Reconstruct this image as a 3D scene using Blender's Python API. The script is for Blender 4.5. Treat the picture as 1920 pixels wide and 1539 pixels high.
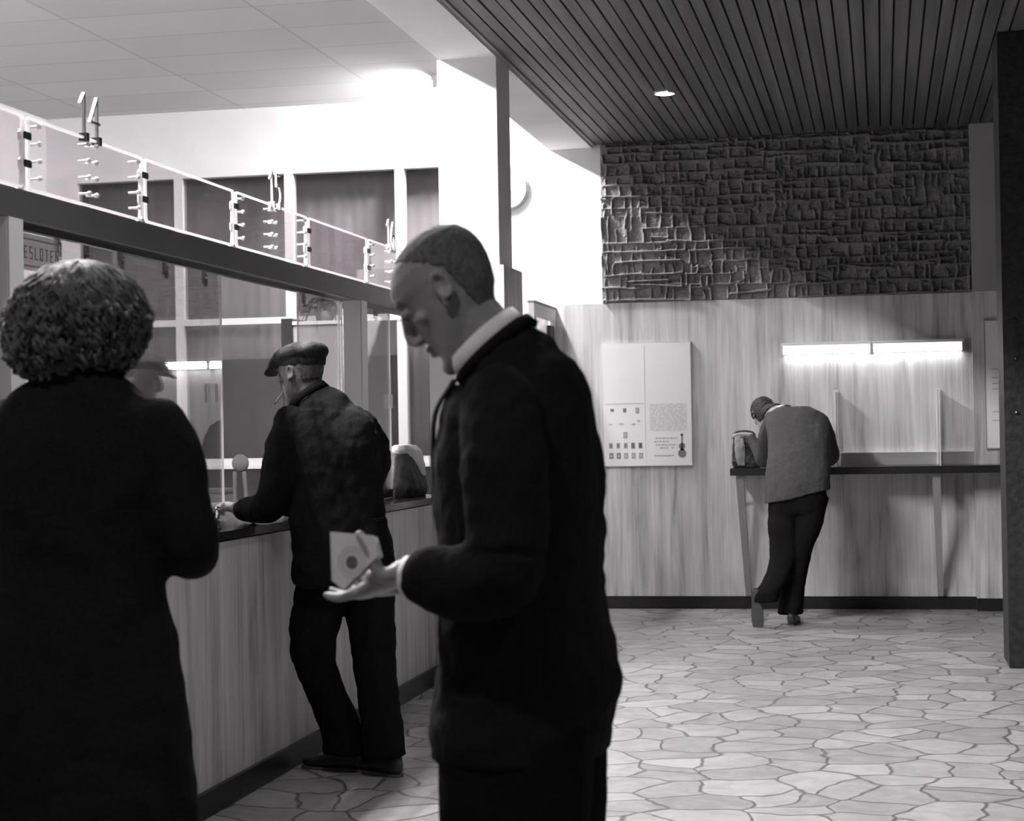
import bpy, bmesh, math, random
import numpy as np
from mathutils import Vector, Matrix, noise
random.seed(7); rng = np.random.default_rng(7)
for o in list(bpy.data.objects): bpy.data.objects.remove(o)
scene = bpy.context.scene
COL = scene.collection
PI = math.pi

# ------------------------------------------------------------------ camera
FPX = 3409.0
yaw, pitch, roll = math.radians(11.518), math.radians(.632), math.radians(.981)
fw = Vector((-math.sin(yaw)*math.cos(pitch), math.cos(yaw)*math.cos(pitch), math.sin(pitch)))
rt = Vector((math.cos(yaw), math.sin(yaw), 0)); up = rt.cross(fw)
r2 = rt*math.cos(roll) - up*math.sin(roll); u2 = up*math.cos(roll) + rt*math.sin(roll)
cd = bpy.data.cameras.new('camera'); cam = bpy.data.objects.new('camera', cd); COL.objects.link(cam)
cd.sensor_fit = 'HORIZONTAL'; cd.sensor_width = 36; cd.lens = FPX/1920*36
cam.matrix_world = Matrix(((r2.x, u2.x, -fw.x, 0), (r2.y, u2.y, -fw.y, 0), (r2.z, u2.z, -fw.z, 1.33), (0, 0, 0, 1)))
cd.dof.use_dof = True; cd.dof.focus_distance = 8.5; cd.dof.aperture_fstop = 6.3
cd.clip_end = 100
scene.camera = cam
# ------------------------------------------------------------------ world, lights, exposure
w = bpy.data.worlds.new('world'); scene.world = w; w.use_nodes = True
w.node_tree.nodes['Background'].inputs[0].default_value = (.9, .88, .9, 1)
w.node_tree.nodes['Background'].inputs[1].default_value = .02
scene.view_settings.view_transform = 'Standard'; scene.view_settings.look = 'None'
scene.view_settings.gamma = 1; scene.view_settings.use_curve_mapping = False
scene.view_settings.exposure = 0.25
OFFICE_TUBE = 540.0      # emission of the office ceiling tubes
DOWN_W = 74.0           # watts of each recessed hall downlight
DESK_TUBE = 10.5         # emission of the tubes over the writing ledge
TINT = (1.0, .982, .990)

# ------------------------------------------------------------------ materials
def g(v, a=1): return (v*TINT[0], v*TINT[1], v*TINT[2], a)
def mat(name, v=.5, rough=.6, metal=0, spec=.5):
    m = bpy.data.materials.new(name); m.use_nodes = True
    b = m.node_tree.nodes['Principled BSDF']
    b.inputs['Base Color'].default_value = g(v); b.inputs['Roughness'].default_value = rough
    b.inputs['Metallic'].default_value = metal; b.inputs['Specular IOR Level'].default_value = spec
    return m
def N(m, t, **k):
    n = m.node_tree.nodes.new(t)
    for a, b in k.items(): setattr(n, a, b)
    return n
def L(m, a, b): m.node_tree.links.new(a, b)
def BS(m): return m.node_tree.nodes['Principled BSDF']
def coords(m, scale, loc=(0, 0, 0)):
    tc = N(m, 'ShaderNodeTexCoord'); mp = N(m, 'ShaderNodeMapping')
    mp.inputs['Scale'].default_value = scale; mp.inputs['Location'].default_value = loc
    L(m, tc.outputs['Object'], mp.inputs['Vector']); return mp.outputs['Vector']
def ramp(m, fac, stops):
    r = N(m, 'ShaderNodeValToRGB'); e = r.color_ramp.elements
    e[0].position, e[0].color = stops[0][0], g(stops[0][1]); e[1].position, e[1].color = stops[-1][0], g(stops[-1][1])
    for p, v in stops[1:-1]:
        x = e.new(p); x.color = g(v)
    L(m, fac, r.inputs[0]); return r.outputs['Color']
def noisy(name, lo, hi, scale=(5, 5, 5), rough=.7, bump=0, detail=4, bscale=None, spec=.3, metal=0):
    m = mat(name, hi, rough, metal, spec)
    n = N(m, 'ShaderNodeTexNoise'); n.inputs['Scale'].default_value = 1; n.inputs['Detail'].default_value = detail
    L(m, coords(m, scale), n.inputs['Vector'])
    L(m, ramp(m, n.outputs['Fac'], [(.3, lo), (.7, hi)]), BS(m).inputs['Base Color'])
    if bump:
        n2 = N(m, 'ShaderNodeTexNoise'); n2.inputs['Scale'].default_value = 1; n2.inputs['Detail'].default_value = 5
        L(m, coords(m, bscale or scale), n2.inputs['Vector'])
        b = N(m, 'ShaderNodeBump'); b.inputs['Strength'].default_value = bump; b.inputs['Distance'].default_value = .01
        L(m, n2.outputs['Fac'], b.inputs['Height']); L(m, b.outputs['Normal'], BS(m).inputs['Normal'])
    return m
def emis(name, s):
    m = mat(name, .9, .4); BS(m).inputs['Emission Color'].default_value = g(1); BS(m).inputs['Emission Strength'].default_value = s
    return m
def glass(name, tint=.93, refl=1.0, rough=0.0):
    m = bpy.data.materials.new(name); m.use_nodes = True; nt = m.node_tree; nt.nodes.clear()
    out = N(m, 'ShaderNodeOutputMaterial'); mx = N(m, 'ShaderNodeMixShader'); tr = N(m, 'ShaderNodeBsdfTransparent')
    gl = N(m, 'ShaderNodeBsdfGlossy'); fr = N(m, 'ShaderNodeFresnel'); mu = N(m, 'ShaderNodeMath', operation='MULTIPLY')
    tr.inputs[0].default_value = g(tint); gl.inputs['Roughness'].default_value = rough; fr.inputs[0].default_value = 1.5
    mu.inputs[1].default_value = refl; mu.use_clamp = True
    ge = N(m, 'ShaderNodeNewGeometry'); io = N(m, 'ShaderNodeMapRange'); io.inputs['To Min'].default_value = 1.5; io.inputs['To Max'].default_value = 1/1.5
    L(m, ge.outputs['Backfacing'], io.inputs['Value']); L(m, io.outputs[0], fr.inputs[0])
    L(m, fr.outputs[0], mu.inputs[0]); L(m, mu.outputs[0], mx.inputs[0]); L(m, tr.outputs[0], mx.inputs[1]); L(m, gl.outputs[0], mx.inputs[2])
    L(m, mx.outputs[0], out.inputs[0]); return m
def travertine(name, axis, lo, mid, hi, slab=.62):
    """vertical veined stone; axis is the horizontal direction of the face (0 = x, 1 = y)"""
    m = mat(name, mid, .45, 0, .4)
    tc = N(m, 'ShaderNodeTexCoord'); sp = N(m, 'ShaderNodeSeparateXYZ'); L(m, tc.outputs['Object'], sp.inputs[0])
    h = sp.outputs[axis]
    dv = N(m, 'ShaderNodeMath', operation='DIVIDE'); dv.inputs[1].default_value = slab; L(m, h, dv.inputs[0])
    fl = N(m, 'ShaderNodeMath', operation='FLOOR'); L(m, dv.outputs[0], fl.inputs[0])
    wn = N(m, 'ShaderNodeTexWhiteNoise', noise_dimensions='1D'); L(m, fl.outputs[0], wn.inputs['W'])
    cm = N(m, 'ShaderNodeCombineXYZ'); L(m, h, cm.inputs[0]); L(m, sp.outputs[2], cm.inputs[1])
    m9 = N(m, 'ShaderNodeMath', operation='MULTIPLY'); m9.inputs[1].default_value = 9; L(m, wn.outputs['Value'], m9.inputs[0]); L(m, m9.outputs[0], cm.inputs[2])
    outs = []
    for sc, det, dist in (((13, .9, 1), 6, .6), ((60, 2.2, 1), 3, .2), ((3.2, 1.1, 1), 2, .8)):
        mp = N(m, 'ShaderNodeMapping'); mp.inputs['Scale'].default_value = sc; L(m, cm.outputs[0], mp.inputs['Vector'])
        n = N(m, 'ShaderNodeTexNoise'); n.inputs['Scale'].default_value = 1; n.inputs['Detail'].default_value = det; n.inputs['Distortion'].default_value = dist
        L(m, mp.outputs[0], n.inputs['Vector']); outs.append(n.outputs['Fac'])
    a = N(m, 'ShaderNodeMath', operation='MULTIPLY_ADD'); a.inputs[1].default_value = .45; L(m, outs[1], a.inputs[0]); L(m, outs[0], a.inputs[2])
    b = N(m, 'ShaderNodeMath', operation='MULTIPLY_ADD'); b.inputs[1].default_value = .55; L(m, outs[2], b.inputs[0]); L(m, a.outputs[0], b.inputs[2])
    c = N(m, 'ShaderNodeMath', operation='MULTIPLY'); c.inputs[1].default_value = .5; L(m, b.outputs[0], c.inputs[0])
    L(m, ramp(m, c.outputs[0], [(.37, lo), (.47, mid), (.60, hi)]), BS(m).inputs['Base Color'])
    return m

M = {}
M['plaster'] = noisy('plaster', .78, .84, (3, 3, 3), .85)
M['ceiling_paint'] = mat('ceiling_paint', .7, .9)
M['beam'] = noisy('beam_paint', .72, .78, (2, 2, 2), .8)
M['wood_ceiling'] = noisy('wood_ceiling', .06, .14, (14, .5, 4), .6, .15, 5, (40, 1, 10))
M['gap'] = mat('gap', .02, .9)
M['trav'] = travertine('travertine_back', 0, .30, .52, .70)
M['trav_y'] = travertine('travertine_counter', 1, .32, .52, .66, .9)
M['base'] = noisy('base_stone', .012, .02, (20, 20, 20), .35)
M['black'] = mat('black_edge', .015, .3)
M['darktop'] = noisy('counter_top_stone', .02, .035, (30, 30, 30), .12, spec=.6)
M['concrete'] = noisy('relief_clay', .13, .24, (9, 9, 9), .75, .5, 5, (60, 60, 60))
M['alu'] = mat('aluminium', .62, .35, .8)
M['header'] = noisy('header_metal', .10, .12, (3, 3, 3), .5)
M['under'] = mat('polished_underside', .28, .12, .9)
M['chrome'] = mat('chrome', .75, .15, 1)
M['white'] = mat('white_enamel', .82, .45)
M['frame'] = mat('white_window_paint', .8, .6)
M['piped_glow_edge'] = mat('piped_glow_edge', .9, .3)  # white translucent colour stands in for light piped through to the edges
m = M['piped_glow_edge']; _o = m.node_tree.nodes['Material Output']; _x = N(m, 'ShaderNodeMixShader'); _t = N(m, 'ShaderNodeBsdfTranslucent'); _t.inputs[0].default_value = g(.95); _x.inputs[0].default_value = .6
L(m, BS(m).outputs[0], _x.inputs[1]); L(m, _t.outputs[0], _x.inputs[2]); L(m, _x.outputs[0], _o.inputs[0])
M['perspex'] = glass('perspex', .95, .6)
M['pane'] = glass('counter_pane', .93, 1.7)
M['window'] = glass('window_pane', .85, .8)
M['clip'] = mat('dark_clip', .03, .4)
M['curtain'] = noisy('curtain', .36, .39, (8, 8, .4), .9)
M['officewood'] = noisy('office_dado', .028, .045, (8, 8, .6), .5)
M['darkwall'] = mat('dim_wall', .08, .9)
M['post'] = mat('pier_paint', .72, .6)
M['skin'] = noisy('skin', .26, .33, (30, 30, 30), .5, .15, 4, (180, 180, 180))
M['skin_dark'] = noisy('weathered_skin', .10, .18, (45, 45, 12), .55, .3, 4, (140, 140, 90))
M['skin_pale'] = mat('pale_skin', .5, .5)
M['hair_short'] = noisy('short_hair', .10, .19, (160, 160, 60), .8, .6, 4, (300, 300, 200))
M['hair_dark'] = noisy('dark_hair', .012, .03, (120, 120, 60), .6, .5, 4, (220, 220, 100))
M['hair_grey'] = noisy('grey_hair', .07, .13, (120, 120, 60), .7, .5, 4, (220, 220, 100))
M['hair_brown'] = noisy('curly_brown_hair', .05, .16, (50, 50, 50), .6)
M['suit'] = noisy('dark_suit', .010, .016, (200, 200, 200), 1, .3, 3, (90, 90, 30), spec=.04)
M['coat'] = noisy('black_coat', .012, .019, (150, 150, 150), 1, .3, 3, (70, 70, 70), spec=.03)
M['jacket_black'] = noisy('black_jacket', .008, .014, (150, 150, 150), 1, .4, 3, (60, 60, 20), spec=.05)
M['trouser'] = noisy('black_trousers', .007, .011, (150, 150, 150), 1, .3, 3, (60, 60, 15), spec=.03)
M['tweed'] = noisy('grey_tweed', .035, .095, (260, 260, 260), .95, .5, 2, (200, 200, 200), spec=.1)
M['shirt'] = mat('white_shirt', .8, .8)
M['shoe'] = mat('shoe_leather', .02, .35)
M['sole'] = mat('shoe_sole', .09, .7)
M['cap'] = noisy('cap_cloth', .003, .010, (220, 220, 220), .7, .5, 3, (180, 180, 180))
m = M['backlit_sign'] = bpy.data.materials.new('backlit_sign_card'); m.use_nodes = True; m.node_tree.nodes.clear()
_o = N(m, 'ShaderNodeOutputMaterial'); _x = N(m, 'ShaderNodeMixShader'); _t = N(m, 'ShaderNodeBsdfTranslucent'); _d = N(m, 'ShaderNodeBsdfDiffuse')
_t.inputs[0].default_value = g(.85); _d.inputs[0].default_value = g(.8); _x.inputs[0].default_value = .65
L(m, _d.outputs[0], _x.inputs[1]); L(m, _t.outputs[0], _x.inputs[2]); L(m, _x.outputs[0], _o.inputs[0])
M['paper'] = noisy('booklet_paper', .62, .74, (14, 14, 14), .8)
M['ink'] = mat('printed_ink', .12, .8)
M['eye'] = mat('eye', .05, .2)
M['cig'] = mat('cigarette_paper', .85, .8)
M['poster'] = noisy('poster_paper', .84, .88, (3, 3, 3), .6)
M['ink_faint'] = mat('faint_print', .52, .7)
M['ink_grey'] = mat('grey_print', .18, .7)
M['ink_mid'] = mat('mid_print', .36, .7)
M['bag_leather'] = noisy('bag_leather', .012, .06, (14, 14, 14), .35, .6, 4, (30, 30, 30))
M['bag_light'] = noisy('bag_cloth', .2, .34, (20, 20, 5), .7, .4, 4, (40, 40, 10))
M['bag_grey'] = noisy('bag_canvas', .06, .14, (30, 30, 8), .7, .5, 4, (50, 50, 15))
M['towel'] = noisy('towel_cloth', .6, .75, (40, 40, 10), .9, .4)
M['post_dark'] = noisy('dark_post_stone', .008, .03, (26, 26, 26), .6, .5, 5, (50, 50, 50))
M['board_wall'] = mat('painted_panel', .33, .8)
M['leaf'] = noisy('leaf', .05, .12, (20, 20, 20), .5)
M['cloth_grey'] = noisy('grey_upholstery', .08, .1, (22, 22, .4), .9)
M['pot'] = mat('pot', .3, .6)
M['desk'] = noisy('desk_wood', .10, .14, (4, 20, 20), .5)
M['tube'] = emis('desk_tube', DESK_TUBE)
M['otube'] = emis('office_tube', OFFICE_TUBE)
M['lens'] = emis('downlight_lens', 12)
# office ceiling: pale tiles with joints
m = M['ceiling_paint']
br = N(m, 'ShaderNodeTexBrick'); br.offset = 0
br.inputs['Color1'].default_value = g(.48); br.inputs['Color2'].default_value = g(.54); br.inputs['Mortar'].default_value = g(.38)
br.inputs['Scale'].default_value = 1; br.inputs['Mortar Size'].default_value = .008; br.inputs['Brick Width'].default_value = 1.2; br.inputs['Row Height'].default_value = .6
L(m, coords(m, (1, 1, 1)), br.inputs['Vector']); L(m, br.outputs['Color'], BS(m).inputs['Base Color'])
# crazy paving floor
m = M['floor'] = mat('crazy_paving', .5, .42, 0, .4)
tc = N(m, 'ShaderNodeTexCoord')
wn = N(m, 'ShaderNodeTexNoise'); wn.inputs['Scale'].default_value = 1.6; wn.inputs['Detail'].default_value = 3
L(m, tc.outputs['Object'], wn.inputs['Vector'])
va = N(m, 'ShaderNodeVectorMath', operation='SUBTRACT'); L(m, wn.outputs['Color'], va.inputs[0]); va.inputs[1].default_value = (.5, .5, .5)
vs = N(m, 'ShaderNodeVectorMath', operation='SCALE'); vs.inputs['Scale'].default_value = .42; L(m, va.outputs[0], vs.inputs[0])
vv = N(m, 'ShaderNodeVectorMath', operation='ADD'); L(m, tc.outputs['Object'], vv.inputs[0]); L(m, vs.outputs[0], vv.inputs[1])
mp = N(m, 'ShaderNodeMapping'); mp.inputs['Scale'].default_value = (1.0, 1.0, 0); mp.inputs['Rotation'].default_value = (0, 0, .5); L(m, vv.outputs[0], mp.inputs['Vector'])
ve = N(m, 'ShaderNodeTexVoronoi', voronoi_dimensions='2D', feature='DISTANCE_TO_EDGE'); vc = N(m, 'ShaderNodeTexVoronoi', voronoi_dimensions='2D', feature='F1')
for v in (ve, vc):
    v.inputs['Scale'].default_value = 4.3; v.inputs['Randomness'].default_value = 1; L(m, mp.outputs[0], v.inputs['Vector'])
sp = N(m, 'ShaderNodeSeparateXYZ'); L(m, vc.outputs['Color'], sp.inputs[0])
nn = N(m, 'ShaderNodeTexNoise'); nn.inputs['Scale'].default_value = 9; nn.inputs['Detail'].default_value = 6; nn.inputs['Distortion'].default_value = 1; L(m, tc.outputs['Object'], nn.inputs['Vector'])
ma = N(m, 'ShaderNodeMath', operation='MULTIPLY_ADD'); ma.inputs[1].default_value = .45; L(m, sp.outputs[0], ma.inputs[0]); L(m, nn.outputs['Fac'], ma.inputs[2])
stone = ramp(m, ma.outputs[0], [(.3, .17), (.65, .25), (1.0, .35)])
er = N(m, 'ShaderNodeMapRange'); er.inputs['From Min'].default_value = .010; er.inputs['From Max'].default_value = .045; L(m, ve.outputs['Distance'], er.inputs['Value'])
mix = N(m, 'ShaderNodeMix', data_type='RGBA'); L(m, er.outputs[0], mix.inputs['Factor']); mix.inputs['A'].default_value = g(.085); L(m, stone, mix.inputs['B'])
L(m, mix.outputs['Result'], BS(m).inputs['Base Color'])
hb = N(m, 'ShaderNodeMath', operation='MULTIPLY_ADD'); hb.inputs[1].default_value = .12; L(m, nn.outputs['Fac'], hb.inputs[0]); L(m, er.outputs[0], hb.inputs[2])
bp = N(m, 'ShaderNodeBump'); bp.inputs['Strength'].default_value = .5; bp.inputs['Distance'].default_value = .006; L(m, hb.outputs[0], bp.inputs['Height']); L(m, bp.outputs[0], BS(m).inputs['Normal'])

# ------------------------------------------------------------------ helpers
def obj(name, bm, m, parent=None, smooth=False, bevel=0):
    if bevel:
        bmesh.ops.bevel(bm, geom=[e for e in bm.edges], offset=bevel, segments=2, affect='EDGES', clamp_overlap=True)
    bmesh.ops.recalc_face_normals(bm, faces=bm.faces)
    me = bpy.data.meshes.new(name); bm.to_mesh(me); bm.free()
    if smooth:
        for p in me.polygons: p.use_smooth = True
    me.materials.append(m)
    o = bpy.data.objects.new(name, me); COL.objects.link(o)
    if parent: o.parent = parent
    return o
def tag(o, label, cat=None, group=None, kind=None):
    o['label'] = label
    if cat: o['category'] = cat
    if group: o['group'] = group
    if kind: o['kind'] = kind
    return o
def thing(name, label, cat, loc=(0, 0, 0), group=None):
    o = bpy.data.objects.new(name, None); COL.objects.link(o); o.empty_display_size = .05
    o.location = loc
    return tag(o, label, cat, group)
def box(bm, a, b, rot=None, piv=None):
    vs = [bm.verts.new(((a[0], b[0])[i & 1], (a[1], b[1])[i >> 1 & 1], (a[2], b[2])[i >> 2 & 1])) for i in range(8)]
    for f in ((0, 1, 3, 2), (4, 6, 7, 5), (0, 4, 5, 1), (2, 3, 7, 6), (0, 2, 6, 4), (1, 5, 7, 3)): bm.faces.new([vs[i] for i in f])
    if rot is not None: bmesh.ops.rotate(bm, verts=vs, cent=piv, matrix=rot)
    return vs
def B(*bx):
    bm = bmesh.new()
    for a, b in bx: box(bm, a, b)
    return bm
def ring(c, ax, ay, n=20, p=2.0):
    o = []
    for i in range(n):
        t = 2*PI*i/n; cs, sn = math.cos(t), math.sin(t)
        o.append(Vector(c) + Vector(ax)*math.copysign(abs(cs)**(2/p), cs) + Vector(ay)*math.copysign(abs(sn)**(2/p), sn))
    return o
def loft(bm, rings, cap=True):
    rv = [[bm.verts.new(v) for v in r] for r in rings]; n = len(rv[0])
    for a, b in zip(rv, rv[1:]):
        for i in range(n): bm.faces.new((a[i], a[(i+1) % n], b[(i+1) % n], b[i]))
    if cap:
        bm.faces.new(rv[0][::-1]); bm.faces.new(rv[-1])
def crom(P, k=6):
    P = [np.array(p, float) for p in P]; P = [2*P[0]-P[1]] + P + [2*P[-1]-P[-2]]; out = []
    for i in range(1, len(P)-2):
        for j in range(k):
            t = j/k; a, b, c, d = P[i-1:i+3]
            out.append(.5*((2*b)+(-a+c)*t+(2*a-5*b+4*c-d)*t*t+(-a+3*b-3*c+d)*t**3))
    out.append(P[-2]); return out
def tube(bm, pts, rad, n=16, k=6, ref=(0, 0, 1), cap_round=True):
    """smooth tapering tube; rad entries are r or (r1, r2), r2 measured along the reference side"""
    R = [(r, r) if not isinstance(r, (tuple, list)) else r for r in rad]
    Q = crom([list(p)+list(r) for p, r in zip(pts, R)], k) if k > 1 else [np.array(list(p)+list(r)) for p, r in zip(pts, R)]
    rings = []; ref = Vector(ref)
    for i, q in enumerate(Q):
        a = Q[max(i-1, 0)]; b = Q[min(i+1, len(Q)-1)]
        d = Vector(b[:3]-a[:3]).normalized()
        s = d.cross(ref)
        if s.length < .05: s = d.cross(Vector((0, 1, .01)))
        s.normalize(); t = s.cross(d).normalized()
        c = Vector(q[:3])
        if cap_round and i == 0:
            for f, h in ((.45, .85), (.8, .5)): rings.append(ring(c-d*min(q[3], q[4])*h, s*q[3]*f, t*q[4]*f, n))
        rings.append(ring(c, s*q[3], t*q[4], n))
        if cap_round and i == len(Q)-1:
            for f, h in ((.8, .5), (.45, .85)): rings.append(ring(c+d*min(q[3], q[4])*h, s*q[3]*f, t*q[4]*f, n))
    loft(bm, rings)
def ball(bm, c, r, M3=None, seg=16):
    r = (r, r, r) if not isinstance(r, (tuple, list)) else r
    m4 = Matrix.Translation(Vector(c)) @ (M3.to_4x4() if M3 else Matrix.Identity(4)) @ Matrix.Diagonal((*r, 1))
    bmesh.ops.create_uvsphere(bm, u_segments=seg, v_segments=seg*3//4, radius=1, matrix=m4)
def cyl(bm, a, b, r, r2=None, n=16):
    a, b = Vector(a), Vector(b); d = (b-a).normalized(); s = d.cross(Vector((0, 0, 1)))
    if s.length < .05: s = Vector((1, 0, 0))
    s.normalize(); t = s.cross(d); r2 = r if r2 is None else r2
    loft(bm, [ring(a, s*r, t*r, n), ring(b, s*r2, t*r2, n)])
def bake(name, bm, m, parent, voxel, smooth=4, disp=None, sculpt=None):
    """fuse overlapping volumes into one continuous skin"""
    bmesh.ops.recalc_face_normals(bm, faces=bm.faces)
    me = bpy.data.meshes.new('tmp'); bm.to_mesh(me); bm.free()
    t = bpy.data.objects.new('tmp', me); COL.objects.link(t)
    r = t.modifiers.new('r', 'REMESH'); r.mode = 'VOXEL'; r.voxel_size = voxel
    if smooth:
        s = t.modifiers.new('s', 'SMOOTH'); s.iterations = smooth; s.factor = .5
    if disp:
        for sc, st in disp:
            tx = bpy.data.textures.new('w', 'CLOUDS'); tx.noise_scale = sc; tx.noise_depth = 2
            d = t.modifiers.new('d', 'DISPLACE'); d.texture = tx; d.strength = st; d.mid_level = .5; d.texture_coords = 'GLOBAL'
    dg = bpy.context.evaluated_depsgraph_get(); dg.update()
    nm = bpy.data.meshes.new_from_object(t.evaluated_get(dg)); bpy.data.objects.remove(t)
    n = len(nm.vertices); co = np.empty(n*3, np.float32); nm.vertices.foreach_get('co', co); co = co.reshape(-1, 3)
    if sculpt:
        for c, rr, dv in sculpt:
            d2 = ((co-np.array(c))**2).sum(1)/(rr*rr); co += np.exp(-d2)[:, None]*np.array(dv)
        nm.vertices.foreach_set('co', co.ravel()); nm.update()
    nm.name = name; nm.materials.clear(); nm.materials.append(m)
    nm.polygons.foreach_set('use_smooth', [True]*len(nm.polygons))
    o = bpy.data.objects.new(name, nm); COL.objects.link(o)
    if parent: o.parent = parent
    return o
def shell(name, src, pred, off, m, parent, jitter=0):
    """a thin solid grown from the part of a skin where pred(vertex) holds (hair, stubble)"""
    me = src.data; bm = bmesh.new(); bm.from_mesh(me)
    kill = [f for f in bm.faces if not pred(f.calc_center_median())]
    bmesh.ops.delete(bm, geom=kill, context='FACES'); bm.normal_update()
    ns = {v: v.normal.copy() for v in bm.verts}
    for v in bm.verts: v.co += ns[v]*(off + jitter*noise.noise(v.co*90))
    bmesh.ops.solidify(bm, geom=bm.faces[:], thickness=off*1.0)
    return obj(name, bm, m, parent, True)
def put(parent, *objs):
    for o in objs: o.parent = parent
def copy_tree(o, parent=None):
    c = o.copy(); COL.objects.link(c); c.parent = parent
    for ch in [k for k in bpy.data.objects if k.parent == o]: copy_tree(ch, c)
    return c
def S(name, bm, m, label, bevel=0): return tag(obj(name, bm, m, None, False, bevel), label, kind='structure')

# ================================================================== SETTING
YB = 13.376
S('floor', B(((-6.6, -3, -.1), (5.2, 15, 0))), M['floor'], 'crazy paving floor of irregular pale flagstones')
S('wall_back', B(((-6.6, YB, 0), (-6.24, YB+.16, 3.9)), ((-3.02, YB, 0), (5.2, YB+.16, 3.9)), ((-6.24, YB, 3.39), (-3.02, YB+.16, 3.9)), ((-6.24, YB, 0), (-3.02, YB+.16, 1.09))),
  M['plaster'], 'white plastered back wall of the hall and office')
S('wall_left', B(((-6.6, -3, 0), (-6.46, YB, 3.9))), M['plaster'], 'white side wall of the office on the left')
S('wall_right', B(((5.0, -3, 0), (5.2, YB, 3.9))), M['darkwall'], 'dim wall on the right of the hall')
S('wall_front', B(((-6.6, -3.2, 0), (5.2, -3, 3.9))), M['darkwall'], 'dim wall behind the viewpoint')
S('ceiling', B(((-6.6, -3.2, 3.86), (-2.0, YB+.16, 4.0))), M['ceiling_paint'], 'high pale tiled ceiling over the office')
bm = bmesh.new(); box(bm, (-2.08, -3.2, 3.485), (5.2, YB+.16, 3.6))
cb = obj('ceiling', bm, M['gap']); tag(cb, 'dark backing above the slatted hall ceiling', kind='structure')
bm = bmesh.new(); x = -2.055; i = 0
while x < 5.0:
    wd = .062 if i % 2 else .070
    box(bm, (x, -3, 3.445 + random.uniform(0, .004)), (x+wd, YB, 3.475)); x += wd+.011; i += 1
sl = obj('slat', bm, M['wood_ceiling'], cb); tag(sl, 'long dark stained wooden ceiling slats')
S('trim_1', B(((-2.405, -3, 3.42), (-2.08, YB, 3.86))), M['beam'], 'white downstand beam between office ceiling and slatted ceiling')
S('trim_2', B(((-2.079, -3, 3.435), (-2.056, YB, 3.484))), M['board_wall'], 'narrow grey edge strip beside the wooden slats')
# travertine dado, base, pilaster
S('trim_3', B(((-2.32, YB-.022, .09), (.65, YB, 2.26))), M['trav'], 'vertically veined pale travertine dado of the back wall')
S('baseboard_back', B(((-2.36, YB-.03, 0), (.63, YB, .093))), M['base'], 'black stone skirting under the travertine')
S('trim_4', B(((.63, YB-.13, .09), (5.0, YB+.0, 2.26))), M['trav'], 'projecting travertine pier at the right end of the ledge')
S('trim_5', B(((.63, YB-.14, 0), (5.0, YB, .09))), M['base'], 'black skirting under the right travertine pier')
S('trim_6', B(((.64, YB-.13, 2.262), (.86, YB, 3.445))), M['board_wall'], 'flat grey painted panel to the right of the relief')
S('trim_7', B(((.86, YB-.13, 2.262), (5.0, YB, 3.445))), M['darkwall'], 'dark painted upper wall beside the grey panel')
# column
S('trim_8', B(((-2.42, 9.923, 2.2), (-2.08, 10.285, 3.42))), M['plaster'], 'white square column carrying the beam')
S('trim_9', B(((-2.46, 9.80, 0), (-2.03, 10.32, 2.245))), M['trav_y'], 'travertine cladding around the foot of the white column')
# office windows in the back wall
fr = bmesh.new()
for xx in (-6.22, -5.345, -4.445, -3.565): box(fr, (xx-.035, YB-.03, 1.15), (xx+.035, YB+.06, 3.34))
for z0, z1 in ((1.09, 1.15), (2.185, 2.235), (3.335, 3.40)): box(fr, (-6.26, YB-.034, z0), (-3.02, YB+.064, z1))
wf = tag(obj('window_1', fr, M['frame'], None, False), 'white framed window screen with two rows of panes in the office back wall', kind='structure')
k = 0
for x0, x1 in ((-6.19, -5.38), (-5.31, -4.48), (-4.41, -3.60), (-3.53, -3.04)):
    for z0, z1 in ((1.15, 2.185), (2.235, 3.335)):
        obj('pane', B(((x0, YB+.01, z0), (x1, YB+.016, z1))), M['window'], wf)
obj('sill', B(((-6.26, YB-.05, 1.07), (-3.02, YB, 1.10))), M['frame'], wf)
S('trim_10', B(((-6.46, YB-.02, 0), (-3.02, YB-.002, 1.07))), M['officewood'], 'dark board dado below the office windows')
S('wall_corridor', B(((-6.6, YB+1.2, 0), (-2.6, YB+1.3, 3.9)), ((-2.7, YB+.16, 0), (-2.6, YB+1.3, 3.9)), ((-6.6, YB+.16, 3.9), (-2.6, YB+1.3, 4.0))), M['plaster'], 'wall of the dim space behind the office windows')

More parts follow.
